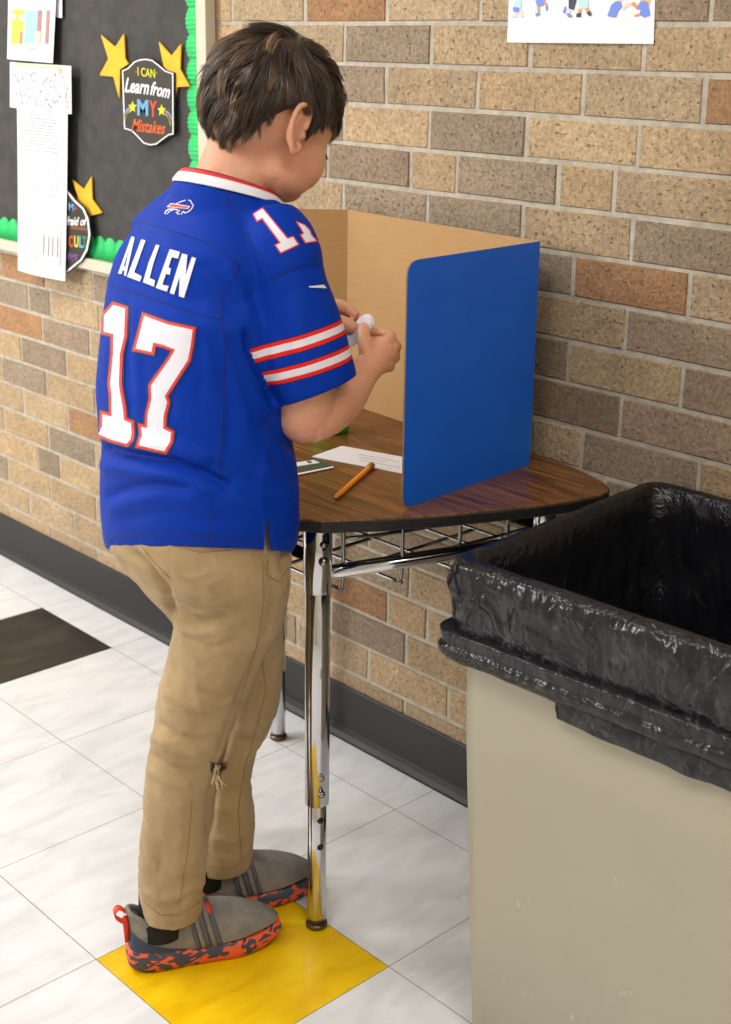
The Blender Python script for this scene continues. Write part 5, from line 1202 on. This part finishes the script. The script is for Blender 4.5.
    def over(s0, s1, half=.9, n=22, lift=.0012):
        P = []
        for k in range(n+1):
            a = math.pi*(k/n); s = s0+(s1-s0)*math.sin(a); y = math.cos(a)*.06; o_ = heel+fx*s*L+sx*y+np.array([0, 0, .03+.09*math.sin(a)]); tg = heel+fx*s*L+np.array([0, 0, .03])
            d = Vector(tg-o_).normalized(); h = tree.ray_cast(Vector(o_), d)
            if h[0] is not None: P.append(np.array(h[0])+np.array(h[1])*lift)
        return np.array(P)
    for k, s_ in enumerate((.40, .435, .47, .505, .54)):
        W3 = over(s_+.03, s_-.03 if k else s_-.02)
        if len(W3) > 4: mk('strap', *tube(W3, .0036, 8, flat=.5), m_rib if k % 2 == 0 else m_knit, sh)
    W3 = over(.545, .50, n=40)
    if len(W3) > 20:
        for rr in (W3[12:18], W3[-18:-12]): mk('orange_loop', *tube(rr, .0055, 8, flat=.35), m_or, sh)
    o_ = heel+np.array([0, 0, 0]); hz = .088
    lp = [o_+fx*L*a_+np.array([0, 0, z]) for a_, z in ((-.018, .078), (-.05, .083), (-.078, .090), (-.085, .098), (-.065, .104), (-.04, .102), (-.018, .096))]
    W3 = smooth_path(lp, 4); rr = []
    for i, q in enumerate(W3): rr.append(np.array([q+sx*.006, q-sx*.006]))
    V = np.vstack(rr); n_ = len(W3); Fc = [(2*i, 2*i+1, 2*i+3, 2*i+2) for i in range(n_-1)]
    o2 = mk('heel_tab', V, Fc, m_or, sh); md = o2.modifiers.new('th', 'SOLIDIFY'); md.thickness = .002; md.offset = 0
    mk('heel_stripe', *tube([o_+fx*L*-.006+[0, 0, .045], o_+fx*L*-.012+[0, 0, .065], o_+fx*L*-.016+[0, 0, .088]], .005, 10, flat=.4), m_or, sh)
    # tongue with its pull loop
    tp_ = heel+fx*L*.40; mk('tongue', *tube([tp_+[0, 0, .07], tp_+fx*-.006+[0, 0, .10], tp_-fx*.010+[0, 0, .122]], [.02, .018, .013], 14, flat=.4, up=tuple(fx)), m_knit, sh)
    tl = [tp_+fx*.002+[0, 0, .104], tp_+fx*.008+[0, 0, .120], tp_+fx*.004+[0, 0, .133], tp_-fx*.008+[0, 0, .136], tp_-fx*.014+[0, 0, .124]]
    W3 = smooth_path(tl, 4); V = np.vstack([np.array([q+sx*.007, q-sx*.007]) for q in W3]); n_ = len(W3)
    o3 = mk('tongue_loop', V, [(2*i, 2*i+1, 2*i+3, 2*i+2) for i in range(n_-1)], m_or, sh); md = o3.modifiers.new('th', 'SOLIDIFY'); md.thickness = .002; md.offset = 0
    ac = heel+fx*L*.21
    mk('sock', *tube([ac+[0, 0, .05], ac+[0, 0, .09], ac-fx*.0+[0, 0, .15]], [.034, .031, .029], 20), m_sock, person)
    return sh
shoe((.964, -.584), (1.046, -.376)); shoe((.907, -.466), (.988, -.254))

# ---- paper slip pinched between the hands
up_ = A3([(343, 331, 1.862), (352, 326, 1.858), (360, 318, 1.850), (366, 314.5, 1.842), (371, 315, 1.838), (374.5, 319, 1.842)])
lo_ = A3([(344, 346, 1.842), (350, 347.5, 1.838), (359, 342, 1.834), (366, 335, 1.832), (370, 330, 1.832), (374, 327, 1.838)])
U2 = smooth_path(up_, 5); L2_ = smooth_path(lo_, 5); G = []
for s in np.linspace(0, 1, 8): G.append(U2*(1-s)+L2_*s+np.outer(np.ones(len(U2)), -np.array([*VV, 0])*.004*math.sin(math.pi*s)))
V, Fc = loft(G, cap=False, closed=False)
sl_ = mk('paper_slip', V, Fc, m_paper, origin=V.mean(0)); md = sl_.modifiers.new('th', 'SOLIDIFY'); md.thickness = .0006
tag(sl_, 'small curled white paper slip pinched between the boy\'s fingers', 'paper')
